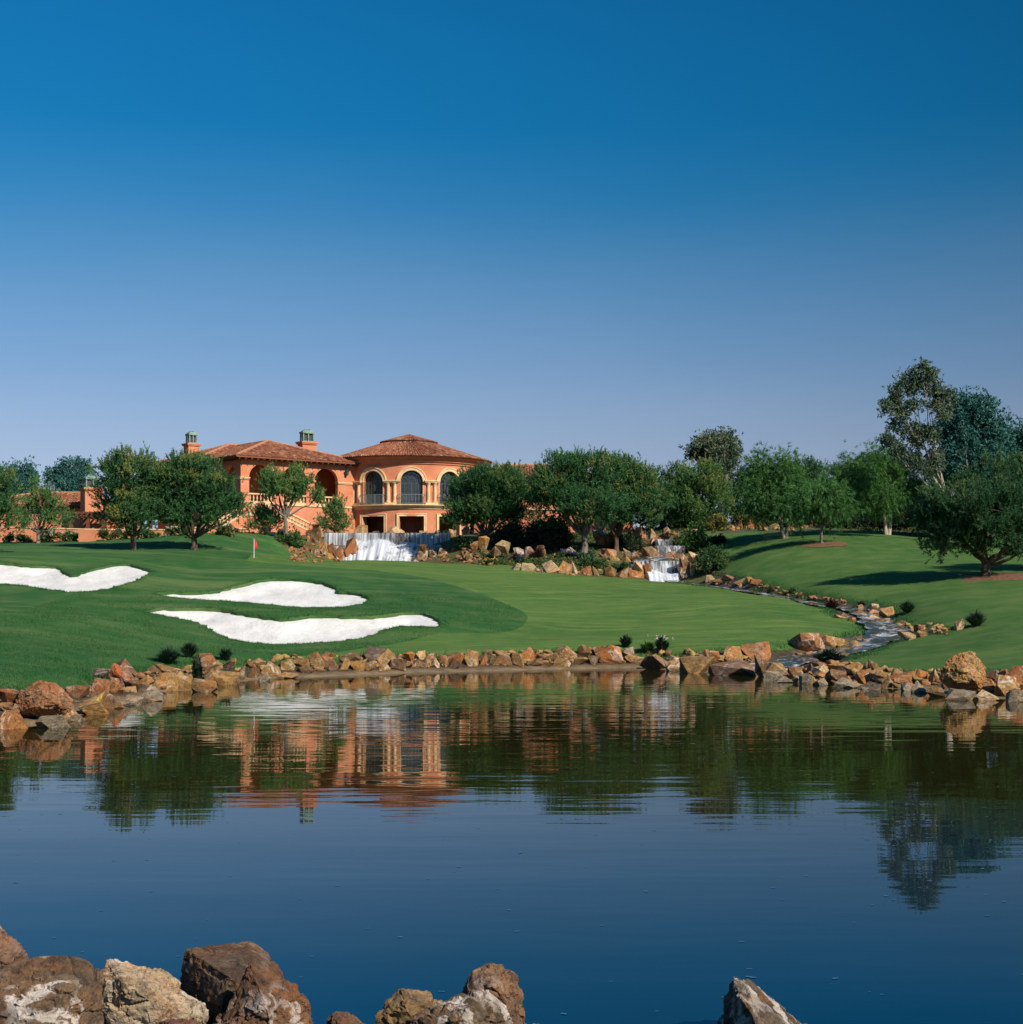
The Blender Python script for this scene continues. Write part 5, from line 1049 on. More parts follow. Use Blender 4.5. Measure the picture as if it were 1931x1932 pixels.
def spiky(name, leaf, u, vb, h, wpx, n, label, group=None, cat='plant', D=None, width=0.05, seed=1, droop=0.55, flower=None):
    rng = np.random.default_rng(seed); p = hit(u, vb) if D is None else at(u, vb, D); n = int(n * 2.2)
    if p is None: p = at(u, vb, 130)
    p.z = ground(p.x, p.y) - 0.03; s = p.y / FP; t = empty(name, p, label, cat, group); V = []; F = []; tn = []
    for i in range(n):
        a = rng.uniform(0, 2 * math.pi); tilt = rng.uniform(0.02, 1.0) ** 0.7; L = h * 1.15 * s * rng.uniform(0.7, 1.1); o = np.array((math.cos(a), math.sin(a), 0)); out_ = wpx * 0.85 * s * tilt
        pts_ = [np.array((0, 0, 0.0)) + o * 0.05, o * out_ * 0.5 + (0, 0, L * (0.75 - 0.25 * tilt)), o * out_ + (0, 0, L * (1 - droop * tilt ** 1.5))]
        sd_ = np.array((-o[1], o[0], 0)) * width / 2; b = len(V); V += [pts_[0] - sd_, pts_[0] + sd_, pts_[1] + sd_ * 0.9, pts_[1] - sd_ * 0.9, pts_[2]]; F += [(b, b + 1, b + 2), (b, b + 2, b + 3), (b + 3, b + 2, b + 4)]
        k = rng.normal() * 0.15 + 0.45; tn += [k - .1, k - .1, k, k, k + .15]
    link('leaf_blades', tri_mesh('leaf_blades', np.array(V), np.array(F), tn), M[leaf], t)
    if flower:
        col, nf, sz = flower; P = np.stack([rng.normal(size=nf) * wpx * s * 0.25, rng.normal(size=nf) * wpx * s * 0.2, h * s * (0.75 + 0.3 * rng.random(nf))], -1)
        V, F, tn = foliage(P, unit(rng.normal(size=P.shape) + (0, 0, 1)), np.full(nf, 0.5), 6, sz, sz * 0.6, 0.8, rng, True); link('flower', tri_mesh('flower', V, F, tn), M[col], t)
    return t
GB = 'spiky grass clumps on the bank'
spiky('spiky_clump', 'spike', 318, 1253, 34, 60, 130, 'dark spiky grass clump on the bank above the orange leaning slab', GB, seed=1)
spiky('spiky_clump', 'spike', 357, 1240, 30, 46, 110, 'dark spiky grass clump just behind the large rust boulder on the bank', GB, seed=2)
spiky('spiky_clump', 'spike', 1712, 1156, 24, 40, 100, 'dark spiky clump on the lawn beside the stream bend', GB, seed=3)
spiky('spiky_clump', 'spike', 1842, 1182, 30, 52, 120, 'dark spiky clump on the lawn next to a lone pale rock', GB, seed=4)
spiky('leafy_plant', 'spike', 426, 1246, 26, 30, 40, 'dark broad leaved plant on the bank past the spiky clumps', seed=5, width=0.11)
spiky('leafy_plant', 'shrub_dark', 372, 1296, 60, 26, 50, 'tall dark plant growing among the bank rocks at the waterline', seed=6, width=0.13, D=55)
spiky('leafy_plant', 'spike', 1181, 1221, 24, 34, 40, 'dark leafy plant behind the big orange rock on the far shore', seed=7, width=0.12)
spiky('iris_clump', 'shrub_bright', 1222, 1230, 22, 40, 70, 'light green iris clump at the water edge of the mown turf', seed=8, width=0.06)
spiky('leafy_plant', 'spike', 1250, 1230, 30, 36, 60, 'dark leafy plant with pale flower heads beside the iris clump', seed=9, width=0.10, flower=('fl_pink', 12, 0.10))
spiky('leafy_plant', 'spike', 1565, 1252, 28, 76, 120, 'wide dark leafy plant at the stream mouth', seed=10, width=0.12)
spiky('leafy_plant', 'red_leaf', 1570, 1150, 22, 40, 70, 'reddish brown tuft at the narrow bend of the stream', seed=11, width=0.07)
spiky('leafy_plant', 'red_leaf', 1625, 1144, 12, 18, 40, 'small dark tuft beside the stream rocks under the lawn', seed=12, width=0.06)
spiky('grass_tuft', 'olive', 1455, 1117, 14, 26, 60, 'straw coloured tuft on the stream bank', seed=13)
spiky('grass_tuft', 'shrub', 1495, 1119, 12, 22, 60, 'grey green tuft on the stream bank', seed=14)
spiky('iris_clump', 'shrub_bright', 925, 1065, 12, 26, 50, 'pale iris clump with yellow flowers at the edge of the planting bed', seed=15, width=0.07, flower=('fl_yellow', 10, 0.14), D=127)
spiky('spiky_clump', 'red_leaf', 975, 1058, 18, 34, 90, 'maroon spiky clump in the planting bed under the broad pine', seed=16, D=129)
spiky('spiky_clump', 'red_leaf', 1018, 1055, 26, 26, 80, 'taller maroon spiky clump in the planting bed near the pale boulder', seed=17, D=129.5)
shrub('shrub', 'shrub_dark', 965, 1034, 34, 24, 'dark rounded shrub in the planting bed beside the broad pine', D=136, seed=1)
shrub('shrub', 'shrub_dark', 1048, 1042, 30, 32, 'tall black green shrub between the two big pines', D=134, seed=2)
shrub('shrub', 'shrub_dark', 1018, 1030, 22, 22, 'dark shrub just behind the tall black green shrub', D=139, seed=3)
shrub('shrub', 'shrub_dark', 1160, 1030, 15, 12, 'small dark dome shrub on the dry grass behind the pines', D=137, seed=4)
shrub('shrub', 'shrub_dark', 1200, 1034, 22, 15, 'dark dome shrub beside the stepped waterfall', D=134.5, seed=5)
shrub('shrub', 'shrub', 1130, 1033, 8, 7, 'tiny round shrub on the dry grass', D=138, seed=6)
shrub('flower_bed', 'shrub', 1080, 1056, 34, 5, 'low purple flowering strip in front of the thick pale trunk', 'flowers', D=129.5, flower=('fl_purple', 160, 0.10), seed=7)
shrub('flower_bed', 'shrub', 1108, 1064, 14, 6, 'small clump of purple flowers under the thick pale trunk', 'flowers', D=128, flower=('fl_purple', 70, 0.10), seed=8)
shrub('flower_bed', 'shrub', 984, 1063, 18, 5, 'low purple flowers below the maroon spiky clump', 'flowers', D=127.5, flower=('fl_purple', 80, 0.10), seed=9)
shrub('flower_bed', 'shrub', 520, 1012, 22, 6, 'purple flowers at the foot of the small rounded pine bush', 'flowers', D=139, flower=('fl_purple', 120, 0.10), seed=10)
shrub('shrub', 'shrub_bright', 552, 1020, 15, 15, 'bright variegated bush beside the umbrella pine trunk', D=140.5, flower=('fl_yellow', 20, 0.1), seed=11)
shrub('shrub', 'shrub', 540, 1040, 20, 8, 'low shrub on the slope beside the weir boulders', D=138, seed=12)
shrub('shrub', 'shrub', 1120, 1072, 26, 8, 'low green groundcover above the pale shore stones of the bed', D=125.5, seed=13)
shrub('shrub', 'shrub', 1175, 1076, 20, 8, 'low green groundcover beside the stepped waterfall foot', D=124.5, seed=14)
shrub('shrub', 'shrub_bright', 1308, 1036, 20, 20, 'bright leafy bush at the right side of the stepped waterfall', D=133, seed=15)
shrub('shrub', 'shrub_bright', 1312, 1012, 14, 12, 'bright leafy bush above the stepped waterfall', D=139, seed=16, flower=('fl_red', 10, 0.12))
shrub('shrub', 'shrub', 1345, 1076, 28, 20, 'dense green bush on the lawn edge below the pale round boulder', D=122.5, seed=17)
shrub('shrub', 'shrub_dark', 1352, 1026, 18, 6, 'dark low bush at the corner of the lawn', D=134, seed=18)
shrub('shrub', 'olive', 1352, 998, 22, 13, 'yellow flowering bush behind the lawn corner', D=144, flower=('fl_yellow', 60, 0.16), seed=19)
shrub('shrub', 'olive', 1420, 997, 26, 12, 'straw coloured bush among the back boulders', D=147, flower=('fl_red', 14, 0.14), seed=20)
shrub('shrub', 'olive', 1500, 996, 30, 14, 'olive brown bush behind the two stemmed pepper tree', D=147, seed=21)
shrub('shrub', 'olive', 1540, 995, 26, 16, 'olive brown bush behind the small pepper tree', D=149, seed=22)
shrub('hedge', 'shrub_dark', 1625, 1001, 58, 26, 'long dark hedge mass at the back of the lawn', 'hedge', D=145, seed=23)
shrub('hedge', 'shrub', 1600, 985, 40, 18, 'green shrub bank above the long dark hedge', 'hedge', D=152, seed=24)
shrub('hedge', 'shrub_dark', 1705, 1006, 34, 26, 'dark hedge behind the pale leaning stems', 'hedge', D=144, seed=25)
shrub('hedge', 'shrub_dark', 1790, 1008, 60, 26, 'dark hedge behind the big lawn pine', 'hedge', D=143, seed=26)
shrub('hedge', 'shrub_dark', 1900, 1008, 60, 26, 'dark hedge at the frame edge behind the big lawn pine', 'hedge', D=143, seed=27)
shrub('hedge', 'shrub', 1450, 985, 60, 16, 'green shrub bank behind the back boulders', 'hedge', D=155, seed=28)
shrub('hedge', 'shrub_dark', 1310, 990, 50, 18, 'dark shrub bank behind the stepped waterfall', 'hedge', D=152, seed=29)
shrub('shrub', 'shrub', 680, 1001, 12, 6, 'small red flowering bush by the rocks at the round hall', D=148.5, flower=('fl_red', 30, 0.12), seed=30)
shrub('shrub', 'shrub', 830, 1003, 16, 6, 'low shrub at the weir top beside the broad pine', D=147.5, seed=31)
shrub('shrub', 'shrub', 880, 1028, 22, 10, 'green shrub beside the large weir boulder', D=139, seed=32)
for i, u in enumerate((15, 48, 92, 112, 140, 205, 232, 258, 285, 318, 342, 425)):
    lab = ['first', 'second', 'third', 'fourth', 'fifth', 'sixth', 'seventh', 'eighth', 'ninth', 'tenth', 'eleventh', 'twelfth'][i]
    shrub('rose_bush', 'olive' if i % 2 else 'shrub_bright', u, 1019, 12 + i % 3 * 3, 6.5 + i % 3, f'pale flowering rose bush along the low garden wall, {lab} from the frame edge', 'shrub', D=135.2, group='rose bushes along the garden wall', flower=('fl_pink', 34, 0.12), seed=50 + i, mult=0.7)

# ------------------------------------------------------------------ rocks
RC_ = {'r': ('rust', (0.38, 0.165, 0.06)), 't': ('tan', (0.48, 0.28, 0.095)), 'o': ('orange', (0.55, 0.235, 0.06)), 'g': ('grey', (0.36, 0.30, 0.215)), 'b': ('brown', (0.25, 0.145, 0.06)), 'p': ('pale', (0.64, 0.47, 0.27)), 'd': ('dark', (0.13, 0.09, 0.06)), 'y': ('ochre', (0.52, 0.33, 0.085)), 'm': ('mauve', (0.33, 0.19, 0.12))}
def rock_variant(seed, flat=False):
    rr = random.Random(seed); bm = bmesh.new()
    for i in range(rr.choice((11, 12, 14))):
        d = Vector((rr.gauss(0, 1), rr.gauss(0, 1), rr.gauss(0, 1))).normalized(); q = max(abs(d.x), abs(d.y), abs(d.z)); d = d / (q ** 0.7) * rr.uniform(0.62, 1.0); bm.verts.new(d)
    r = bmesh.ops.convex_hull(bm, input=bm.verts); bmesh.ops.delete(bm, geom=list({g for g in list(r['geom_interior']) + list(r['geom_unused']) if isinstance(g, bmesh.types.BMVert)}), context='VERTS')
    bmesh.ops.dissolve_limit(bm, angle_limit=0.30, verts=bm.verts, edges=bm.edges)
    bmesh.ops.bevel(bm, geom=list(bm.edges), offset=0.018, segments=1, affect='EDGES', profile=0.5)
    bmesh.ops.triangulate(bm, faces=bm.faces); bmesh.ops.subdivide_edges(bm, edges=[e for e in bm.edges if e.calc_length() > 0.35], cuts=1)
    for v in bm.verts: v.co *= 1 + 0.05 * noise.noise(v.co * 3.1 + Vector((seed, 0, 0)))
    lo = [min(v.co[i] for v in bm.verts) for i in range(3)]; hi = [max(v.co[i] for v in bm.verts) for i in range(3)]
    for v in bm.verts: v.co = Vector([(v.co[i] - lo[i]) / (hi[i] - lo[i]) - 0.5 for i in range(3)])
    bmesh.ops.triangulate(bm, faces=bm.faces)
    me = bpy.data.meshes.new('rock'); bm.to_mesh(me); bm.free(); me.materials.append(M['rock']); return me
RV = [rock_variant(100 + i) for i in range(36)]
ROCKS = []
def rock(u0, u1, v0, v1, col, zone, D=None, sink=0.25, deep=0.85, name='rock', water=False):
    """a boulder filling the given width and height, standing on the ground or in the water under it"""
    u = (u0 + u1) / 2
    if D is None:
        p = hit(u, v1 - 1) or at(u, v1, 70); D = p.y
    s = D / FP; w_ = (u1 - u0) * s; h_ = (v1 - v0) * s; dp = max(0.5 * w_, min(w_, h_ * 1.6)) * deep; top_, bot_ = zt(v0, D), zt(v1, D)
    hh = h_ * (1 + sink); o = bpy.data.objects.new(name, RV[random.randrange(len(RV))]); COL.objects.link(o)
    o.location = (X(u, D), D + dp * 0.3, top_ - hh / 2); o.scale = (w_ * 1.06, dp * 1.1, hh)
    o.rotation_euler = (random.uniform(-.12, .12), random.uniform(-.14, .14), random.choice((0, math.pi)) + random.uniform(-.3, .3))
    c = RC_[col][1]; j = random.uniform(0.62, 1.0); o.color = (c[0] * j, c[1] * j * 0.96, c[2] * j * 0.85, 0.15 + 0.45 * random.random())
    ROCKS.append((o, col, zone, u, (v1 - v0) / (u1 - u0), (u1 - u0) * s, v1)); return o
Z = {'a': 'beside the big rounded rust boulder', 'b': 'around the orange leaning slab', 'c': 'below the spiky grass clumps', 'd': 'in the shore row below the front bunker', 'e': "in the shore row below the bunker's tip",
     'f': 'in the shore row below the dark apron', 'g': 'in the shore row before the iris clump', 'h': 'by the stream mouth', 'i': 'under the wide dark leafy plant', 'j': 'on the shore before the huge tan boulder', 'k': 'around the huge tan boulder',
     's': 'in the stream below the bend', 'q': 'on the upper stream bank', 'w': 'at the left foot of the weir', 'x': 'at the right foot of the weir', 'y': 'on top of the weir bank', 'z': 'around the stepped waterfall', 'v': 'along the planting bed edge', 'n': 'in the planting bed', 'u': 'on the back slope behind the lawn', 'm': 'on the near bank'}
def zone_of(u): return 'a' if u < 172 else 'b' if u < 312 else 'c' if u < 450 else 'd' if u < 640 else 'e' if u < 840 else 'f' if u < 1000 else 'g' if u < 1235 else 'h' if u < 1440 else 'i' if u < 1600 else 'j' if u < 1765 else 'k'
for q in """-13 50 1338 1376 o;-20 33 1298 1332 r;0 43 1325 1347 p;65 123 1350 1375 g;120 157 1347 1362 g;97 143 1326 1352 t;140 198 1323 1350 t;122 165 1293 1317 r;145 193 1307 1338 y;190 230 1308 1338 b;227 270 1312 1332 g;173 205 1262 1282 d
217 257 1242 1274 m;170 207 1278 1312 r;197 230 1280 1307 r;233 267 1282 1308 b;267 310 1292 1324 g;253 290 1273 1294 t;277 303 1255 1270 b;293 338 1253 1275 b;290 333 1270 1304 t;328 363 1273 1302 t;360 407 1280 1307 t;353 405 1230 1265 r;377 413 1260 1289 t;393 447 1263 1293 t;418 443 1245 1264 b;453 497 1242 1260 t;443 463 1257 1284 b;463 493 1257 1281 b;487 510 1268 1286 g;493 530 1248 1277 t;523 563 1268 1281 t
580 613 1230 1260 t;605 637 1247 1264 b;527 556 1243 1265 y;545 585 1240 1258 t;555 590 1252 1270 b;600 628 1238 1254 r;635 659 1240 1265 y;659 688 1244 1267 t;686 710 1246 1269 t;640 682 1231 1248 b;686 728 1222 1249 d;710 760 1225 1257 t;734 763 1242 1264 b;710 737 1255 1268 y;763 783 1229 1249 o;782 802 1227 1246 p;760 782 1247 1262 b;780 802 1244 1260 b;800 820 1230 1248 r;800 816 1243 1259 t;813 829 1240 1260 p;829 846 1240 1258 t
840 873 1229 1257 o;842 868 1244 1262 d;875 904 1227 1257 t;904 921 1231 1257 o;921 942 1238 1257 t;916 930 1223 1238 b;928 962 1227 1240 t;939 965 1235 1257 b;965 989 1233 1257 t;970 1009 1221 1248 o;998 1026 1240 1257 b;1006 1022 1224 1242 t;1022 1057 1231 1251 p;1026 1046 1247 1260 t;1044 1079 1241 1259 t;1049 1090 1217 1243 t;1090 1108 1215 1238 b;1079 1110 1237 1257 y;1097 1124 1221 1242 t;1110 1130 1236 1256 b;1123 1172 1218 1254 o;1172 1202 1221 1244 g;1181 1218 1235 1253 t
1211 1262 1233 1264 m;1258 1290 1242 1267 p;1259 1303 1239 1267 p;1286 1348 1237 1271 t;1341 1427 1245 1276 m;1330 1359 1225 1249 o;1367 1403 1219 1247 t;1400 1456 1210 1249 r;1425 1462 1234 1278 b;1444 1491 1250 1282 t;1444 1482 1265 1285 g;1466 1495 1276 1289 g;1490 1522 1257 1280 t;1495 1514 1277 1289 g;1511 1537 1270 1291 g;1535 1564 1278 1294 g;1524 1540 1250 1270 b;1537 1570 1254 1277 p;1565 1595 1250 1268 t;1561 1602 1265 1290 b
1594 1627 1248 1271 t;1579 1625 1280 1299 g;1618 1647 1261 1291 o;1638 1667 1245 1277 b;1627 1663 1285 1302 g;1649 1696 1259 1289 t;1663 1688 1276 1297 t;1678 1731 1263 1294 o;1702 1730 1285 1304 g;1729 1755 1263 1283 o;1755 1775 1262 1286 t;1722 1752 1284 1308 g;1751 1784 1294 1316 t;1788 1843 1300 1322 g;1835 1881 1281 1309 o;1846 1887 1300 1322 p;1857 1888 1263 1286 b;1883 1927 1274 1314 t;1905 1942 1256 1292 o;1901 1942 1300 1325 g;1886 1905 1261 1282 o""".replace('\n', ';').split(';'):
    a, b, c_, d, col = q.split(); a, b, c_, d = map(float, (a, b, c_, d)); rock(a, b, c_, d, col, zone_of((a + b) / 2), sink=0.35)
for q in """1489 1561 1192 1233 r;1550 1597 1199 1222 t;1608 1627 1208 1227 t;1802 1824 1168 1189 p;1663 1689 1144 1165 t;1638 1663 1139 1152 p;1585 1604 1154 1166 b;1608 1638 1151 1165 t;1600 1618 1165 1175 o;1640 1668 1160 1174 p;1655 1678 1166 1178 b;1680 1707 1184 1197 r;1696 1733 1192 1207 p;1662 1686 1181 1192 g;1736 1752 1190 1202 t;1757 1768 1184 1195 p;1768 1784 1187 1196 o;1728 1746 1178 1190 r;1618 1632 1140 1152 t;1690 1712 1170 1180 b;1630 1650 1214 1224 b;1644 1664 1192 1203 t;1600 1622 1218 1228 p;1560 1584 1224 1235 b;1668 1682 1197 1206 o;1646 1656 1176 1183 p;1622 1640 1160 1169 r;1582 1598 1146 1154 t;1530 1552 1236 1246 r;1500 1520 1240 1250 t;1690 1702 1198 1206 b;1712 1724 1202 1209 t;1654 1674 1206 1216 y;1586 1604 1232 1242 t;1606 1618 1142 1149 b;1666 1680 1180 1190 t;1640 1656 1196 1207 r;1628 1644 1206 1217 t;1580 1604 1214 1226 y;1540 1562 1228 1240 r;1648 1662 1184 1192 p;1676 1690 1188 1197 o;1612 1630 1200 1211 b;1590 1606 1222 1232 t;1652 1664 1166 1174 t;1664 1676 1172 1181 r;1700 1716 1194 1202 t;1575 1600 1160 1168 t;1640 1662 1150 1160 r""".replace('\n', ';').split(';'):
    a, b, c_, d, col = q.split(); a, b, c_, d = map(float, (a, b, c_, d)); rock(a, b, c_, d, col, 's')
for q in """1362 1390 1084 1098 m;1386 1410 1090 1102 t;1408 1424 1088 1101 y;1414 1440 1092 1106 r;1440 1452 1103 1112 b;1346 1368 1089 1100 t;1455 1475 1106 1114 b;1478 1496 1112 1121 t;1505 1520 1118 1126 b;1525 1545 1124 1134 r;1395 1412 1101 1108 t;1330 1350 1084 1097 p""".replace('\n', ';').split(';'):
    a, b, c_, d, col = q.split(); a, b, c_, d = map(float, (a, b, c_, d)); rock(a, b, c_, d, col, 'q')
for D, zn, txt in ((140.5, 'w', """648 680 1014 1064 r;630 652 1029 1058 r;611 633 1040 1063 t;590 614 1031 1052 r;571 593 1036 1064 t;560 582 1033 1060 r;600 612 1048 1062 b;624 636 1049 1064 o;640 655 1050 1064 d;662 680 1040 1064 b;548 566 1044 1064 t;582 600 1046 1064 p;618 632 1024 1044 r;566 586 1024 1042 b;600 618 1020 1038 t;634 650 1050 1066 p;556 574 1054 1068 r;676 690 1052 1066 t;588 606 1054 1066 o"""),
    (144.2, 'w', """583 610 995 1028 b;594 612 994 1012 p;576 592 1010 1028 t"""), (139.5, 'x', """788 811 1030 1056 b;792 808 1043 1060 o;805 825 1033 1054 d;821 838 1044 1062 t;845 867 1037 1058 t;868 885 1037 1058 p;850 866 1032 1050 r;809 820 1053 1064 y;862 880 1054 1066 b;876 898 1052 1068 b;890 914 1058 1070 t;775 790 1052 1064 b;730 748 1055 1064 b;716 728 1056 1064 t;755 772 1056 1065 b;838 850 1050 1064 r;782 800 1036 1056 b;800 822 1046 1064 t;828 846 1034 1052 p;884 904 1046 1062 b;900 918 1056 1070 p;912 934 1060 1072 t;856 872 1050 1064 o;790 806 1026 1042 r"""),
    (143.2, 'x', """846 875 1008 1040 m;870 890 1018 1038 r"""), (148.2, 'y', """727 762 991 1008 p;668 694 989 1008 t;612 630 996 1008 r;790 806 1000 1010 t;638 652 999 1009 b;702 716 1001 1009 r;845 860 999 1012 t"""),
    (123.4, 'z', """1188 1216 1064 1096 o;1208 1236 1076 1098 t;1230 1244 1086 1098 b;1284 1308 1052 1098 b;1298 1316 1064 1097 t;1300 1321 1040 1056 p;1314 1337 1083 1098 m;1180 1196 1072 1094 r;1216 1230 1062 1082 r;1196 1212 1058 1074 p;1286 1300 1042 1060 t"""),
    (128.5, 'z', """1212 1246 1030 1056 b;1172 1192 1045 1064 t;1192 1211 1038 1054 r;1256 1276 1040 1056 r;1268 1296 1044 1062 b;1150 1170 1048 1062 t;1130 1148 1046 1060 b;1206 1222 1046 1060 p;1160 1178 1056 1070 o;1140 1156 1060 1074 p;1196 1210 1052 1066 o;1230 1246 1040 1056 b;1176 1190 1034 1046 p"""), (136.5, 'z', """1216 1246 1008 1032 r;1206 1226 1018 1036 b;1244 1268 1000 1020 b;1252 1266 993 1008 p;1267 1286 1001 1027 t;1285 1304 1009 1026 o;1222 1238 996 1010 p;1182 1202 1001 1018 t;1196 1214 992 1018 r;1170 1186 1006 1022 b;1150 1172 1000 1016 t;1120 1145 998 1012 p;1300 1316 996 1010 t;1160 1182 1012 1030 r;1186 1206 1014 1032 t;1206 1222 1002 1018 o;1140 1158 1006 1024 b;1230 1248 1014 1028 p;1280 1298 1020 1036 r;1264 1280 1022 1036 b;1124 1142 1008 1022 t"""),
    (121.8, 'v', """1159 1187 1074 1096 b;1132 1160 1079 1095 r;1117 1133 1073 1094 t;1098 1118 1071 1092 r;1074 1099 1062 1088 p;1052 1078 1062 1082 t;1022 1058 1062 1077 p;1140 1164 1072 1084 t;1058 1076 1076 1090 b;985 1014 1066 1078 p;966 992 1068 1074 p;1012 1024 1074 1086 b;1038 1050 1076 1090 b"""),
    (130.2, 'n', """1057 1094 1031 1056 g;1040 1061 1043 1057 r;1134 1164 1036 1064 r;1104 1122 1050 1064 p;935 962 1018 1036 p;925 945 1030 1044 b;968 992 1032 1050 g;990 1010 1030 1046 m;1012 1030 1028 1050 b;902 922 1010 1030 t;888 904 1020 1036 r;1084 1100 1044 1056 t;878 892 1042 1054 t;950 968 1044 1056 d"""),
    (146, 'u', """1371 1392 989 1004 p;1392 1410 980 1001 r;1408 1426 976 998 o;1426 1440 985 1000 t;1455 1480 984 1003 p;1478 1500 990 1003 t;1376 1386 995 1006 o;1510 1530 988 1002 r;1437 1452 992 1004 t;1352 1370 998 1006 p;1532 1550 993 1003 t""")):
    for q in txt.replace('\n', ';').split(';'):
        a, b, c_, d, col = q.split(); a, b, c_, d = map(float, (a, b, c_, d)); rock(a, b, c_ - (5 if zn == 'v' else 0), d, col, zn, D=D, sink=0.5)
# small fill stones along the shore and the stream: too many and too small to count
rs = random.Random(5); SV, SF, ST_ = [], [], []
SRC = []
for me_ in RV[:12]:
    v_ = np.empty(len(me_.vertices) * 3, np.float32); me_.vertices.foreach_get('co', v_); f_ = np.empty(len(me_.loops), np.int32); me_.loops.foreach_get('vertex_index', f_); SRC.append((v_.reshape(-1, 3), f_.reshape(-1, 3)))
def fill(poly, n, off, smin, smax, cols):
    for i in range(n):
        k = rs.randrange(len(poly) - 1); f = rs.random(); u = poly[k][0] + (poly[k + 1][0] - poly[k][0]) * f; v = poly[k][1] + (poly[k + 1][1] - poly[k][1]) * f + rs.uniform(*off)
        p = hit(u, v)
        if p is None: continue
        w_ = smin + (smax - smin) * rs.random() ** 1.8; a_ = rs.uniform(0, 6.28); V_, F_ = SRC[rs.randrange(12)]
        q = V_ * (w_, w_ * rs.uniform(.7, 1.1), w_ * rs.uniform(.5, .85)); R_ = np.array(((math.cos(a_), -math.sin(a_), 0), (math.sin(a_), math.cos(a_), 0), (0, 0, 1))); q = q @ R_.T + (p.x, p.y, max(ground(p.x, p.y), -0.05) + w_ * 0.15)
        b_ = sum(len(x) for x in SV); SV.append(q); SF.append(F_ + b_); ST_.append(np.full(len(q), 'tobry'.index(rs.choice(cols)) / 4 + rs.uniform(-.1, .1)))
fill([(330, 1290), (440, 1272), (560, 1262), (640, 1258)], 120, (-24, 8), 0.12, 0.5, 'tbry')
fill([(640, 1254), (1230, 1242)], 260, (-16, 8), 0.12, 0.45, 'tbryo')
fill([(1230, 1250), (1440, 1262)], 70, (-22, 6), 0.12, 0.5, 'tbry')
fill([(1440, 1272), (1600, 1278), (1760, 1288), (1930, 1300)], 240, (-22, 14), 0.15, 0.55, 'tbyro')
fill([(0, 1340), (60, 1340), (200, 1312), (320, 1284)], 150, (-24, 16), 0.12, 0.45, 'tbro')
fill([(1500, 1238), (1590, 1226), (1660, 1200), (1680, 1180), (1650, 1160), (1600, 1146)], 170, (-14, 14), 0.1, 0.4, 'tbyo')
fill([(1690, 1186), (1790, 1190)], 70, (-8, 8), 0.1, 0.4, 'tbyo')
fill([(1330, 1099), (1440, 1111), (1540, 1133), (1600, 1142)], 150, (-7, 3), 0.1, 0.35, 'tbro')
fill([(545, 1046), (570, 1050), (650, 1052)], 170, (-24, 12), 0.15, 0.6, 'tbro'); fill([(785, 1050), (860, 1052), (930, 1062)], 150, (-20, 8), 0.15, 0.6, 'tbro'); fill([(1010, 1080), (1100, 1086), (1230, 1090)], 90, (-12, 2), 0.12, 0.45, 'tbry')
fill([(1130, 1040), (1300, 1030)], 190, (-34, 26), 0.15, 0.6, 'tbro'); fill([(880, 1040), (1100, 1050)], 70, (-18, 12), 0.12, 0.5, 'tbr'); fill([(1370, 1000), (1540, 1001)], 60, (-8, 2), 0.15, 0.6, 'tbyo')
t = NT('small stones'); k = t.attr('tone'); c = t.ramp(k, [(0.0, (0.34, 0.20, 0.085)), (0.25, (0.40, 0.17, 0.05)), (0.5, (0.17, 0.10, 0.05)), (0.75, (0.26, 0.12, 0.05)), (1.0, (0.38, 0.24, 0.07))])
c = t.mix(0.8, c, t.ramp(t.noise(t.pos(), 5, 6, 0.7), [(0.3, 0.35), (0.55, 1.0), (0.75, 1.5)]), 'MULTIPLY'); M['stones'] = t.done(t.bsdf(c, 0.8, 0.3, t.bump(t.noise(t.pos(), 14, 5, 0.7), 0.9, 0.05)))
tag(link('small_stones', tri_mesh('small_stones', np.concatenate(SV), np.concatenate(SF), np.concatenate(ST_)), M['stones']), kind='stuff')

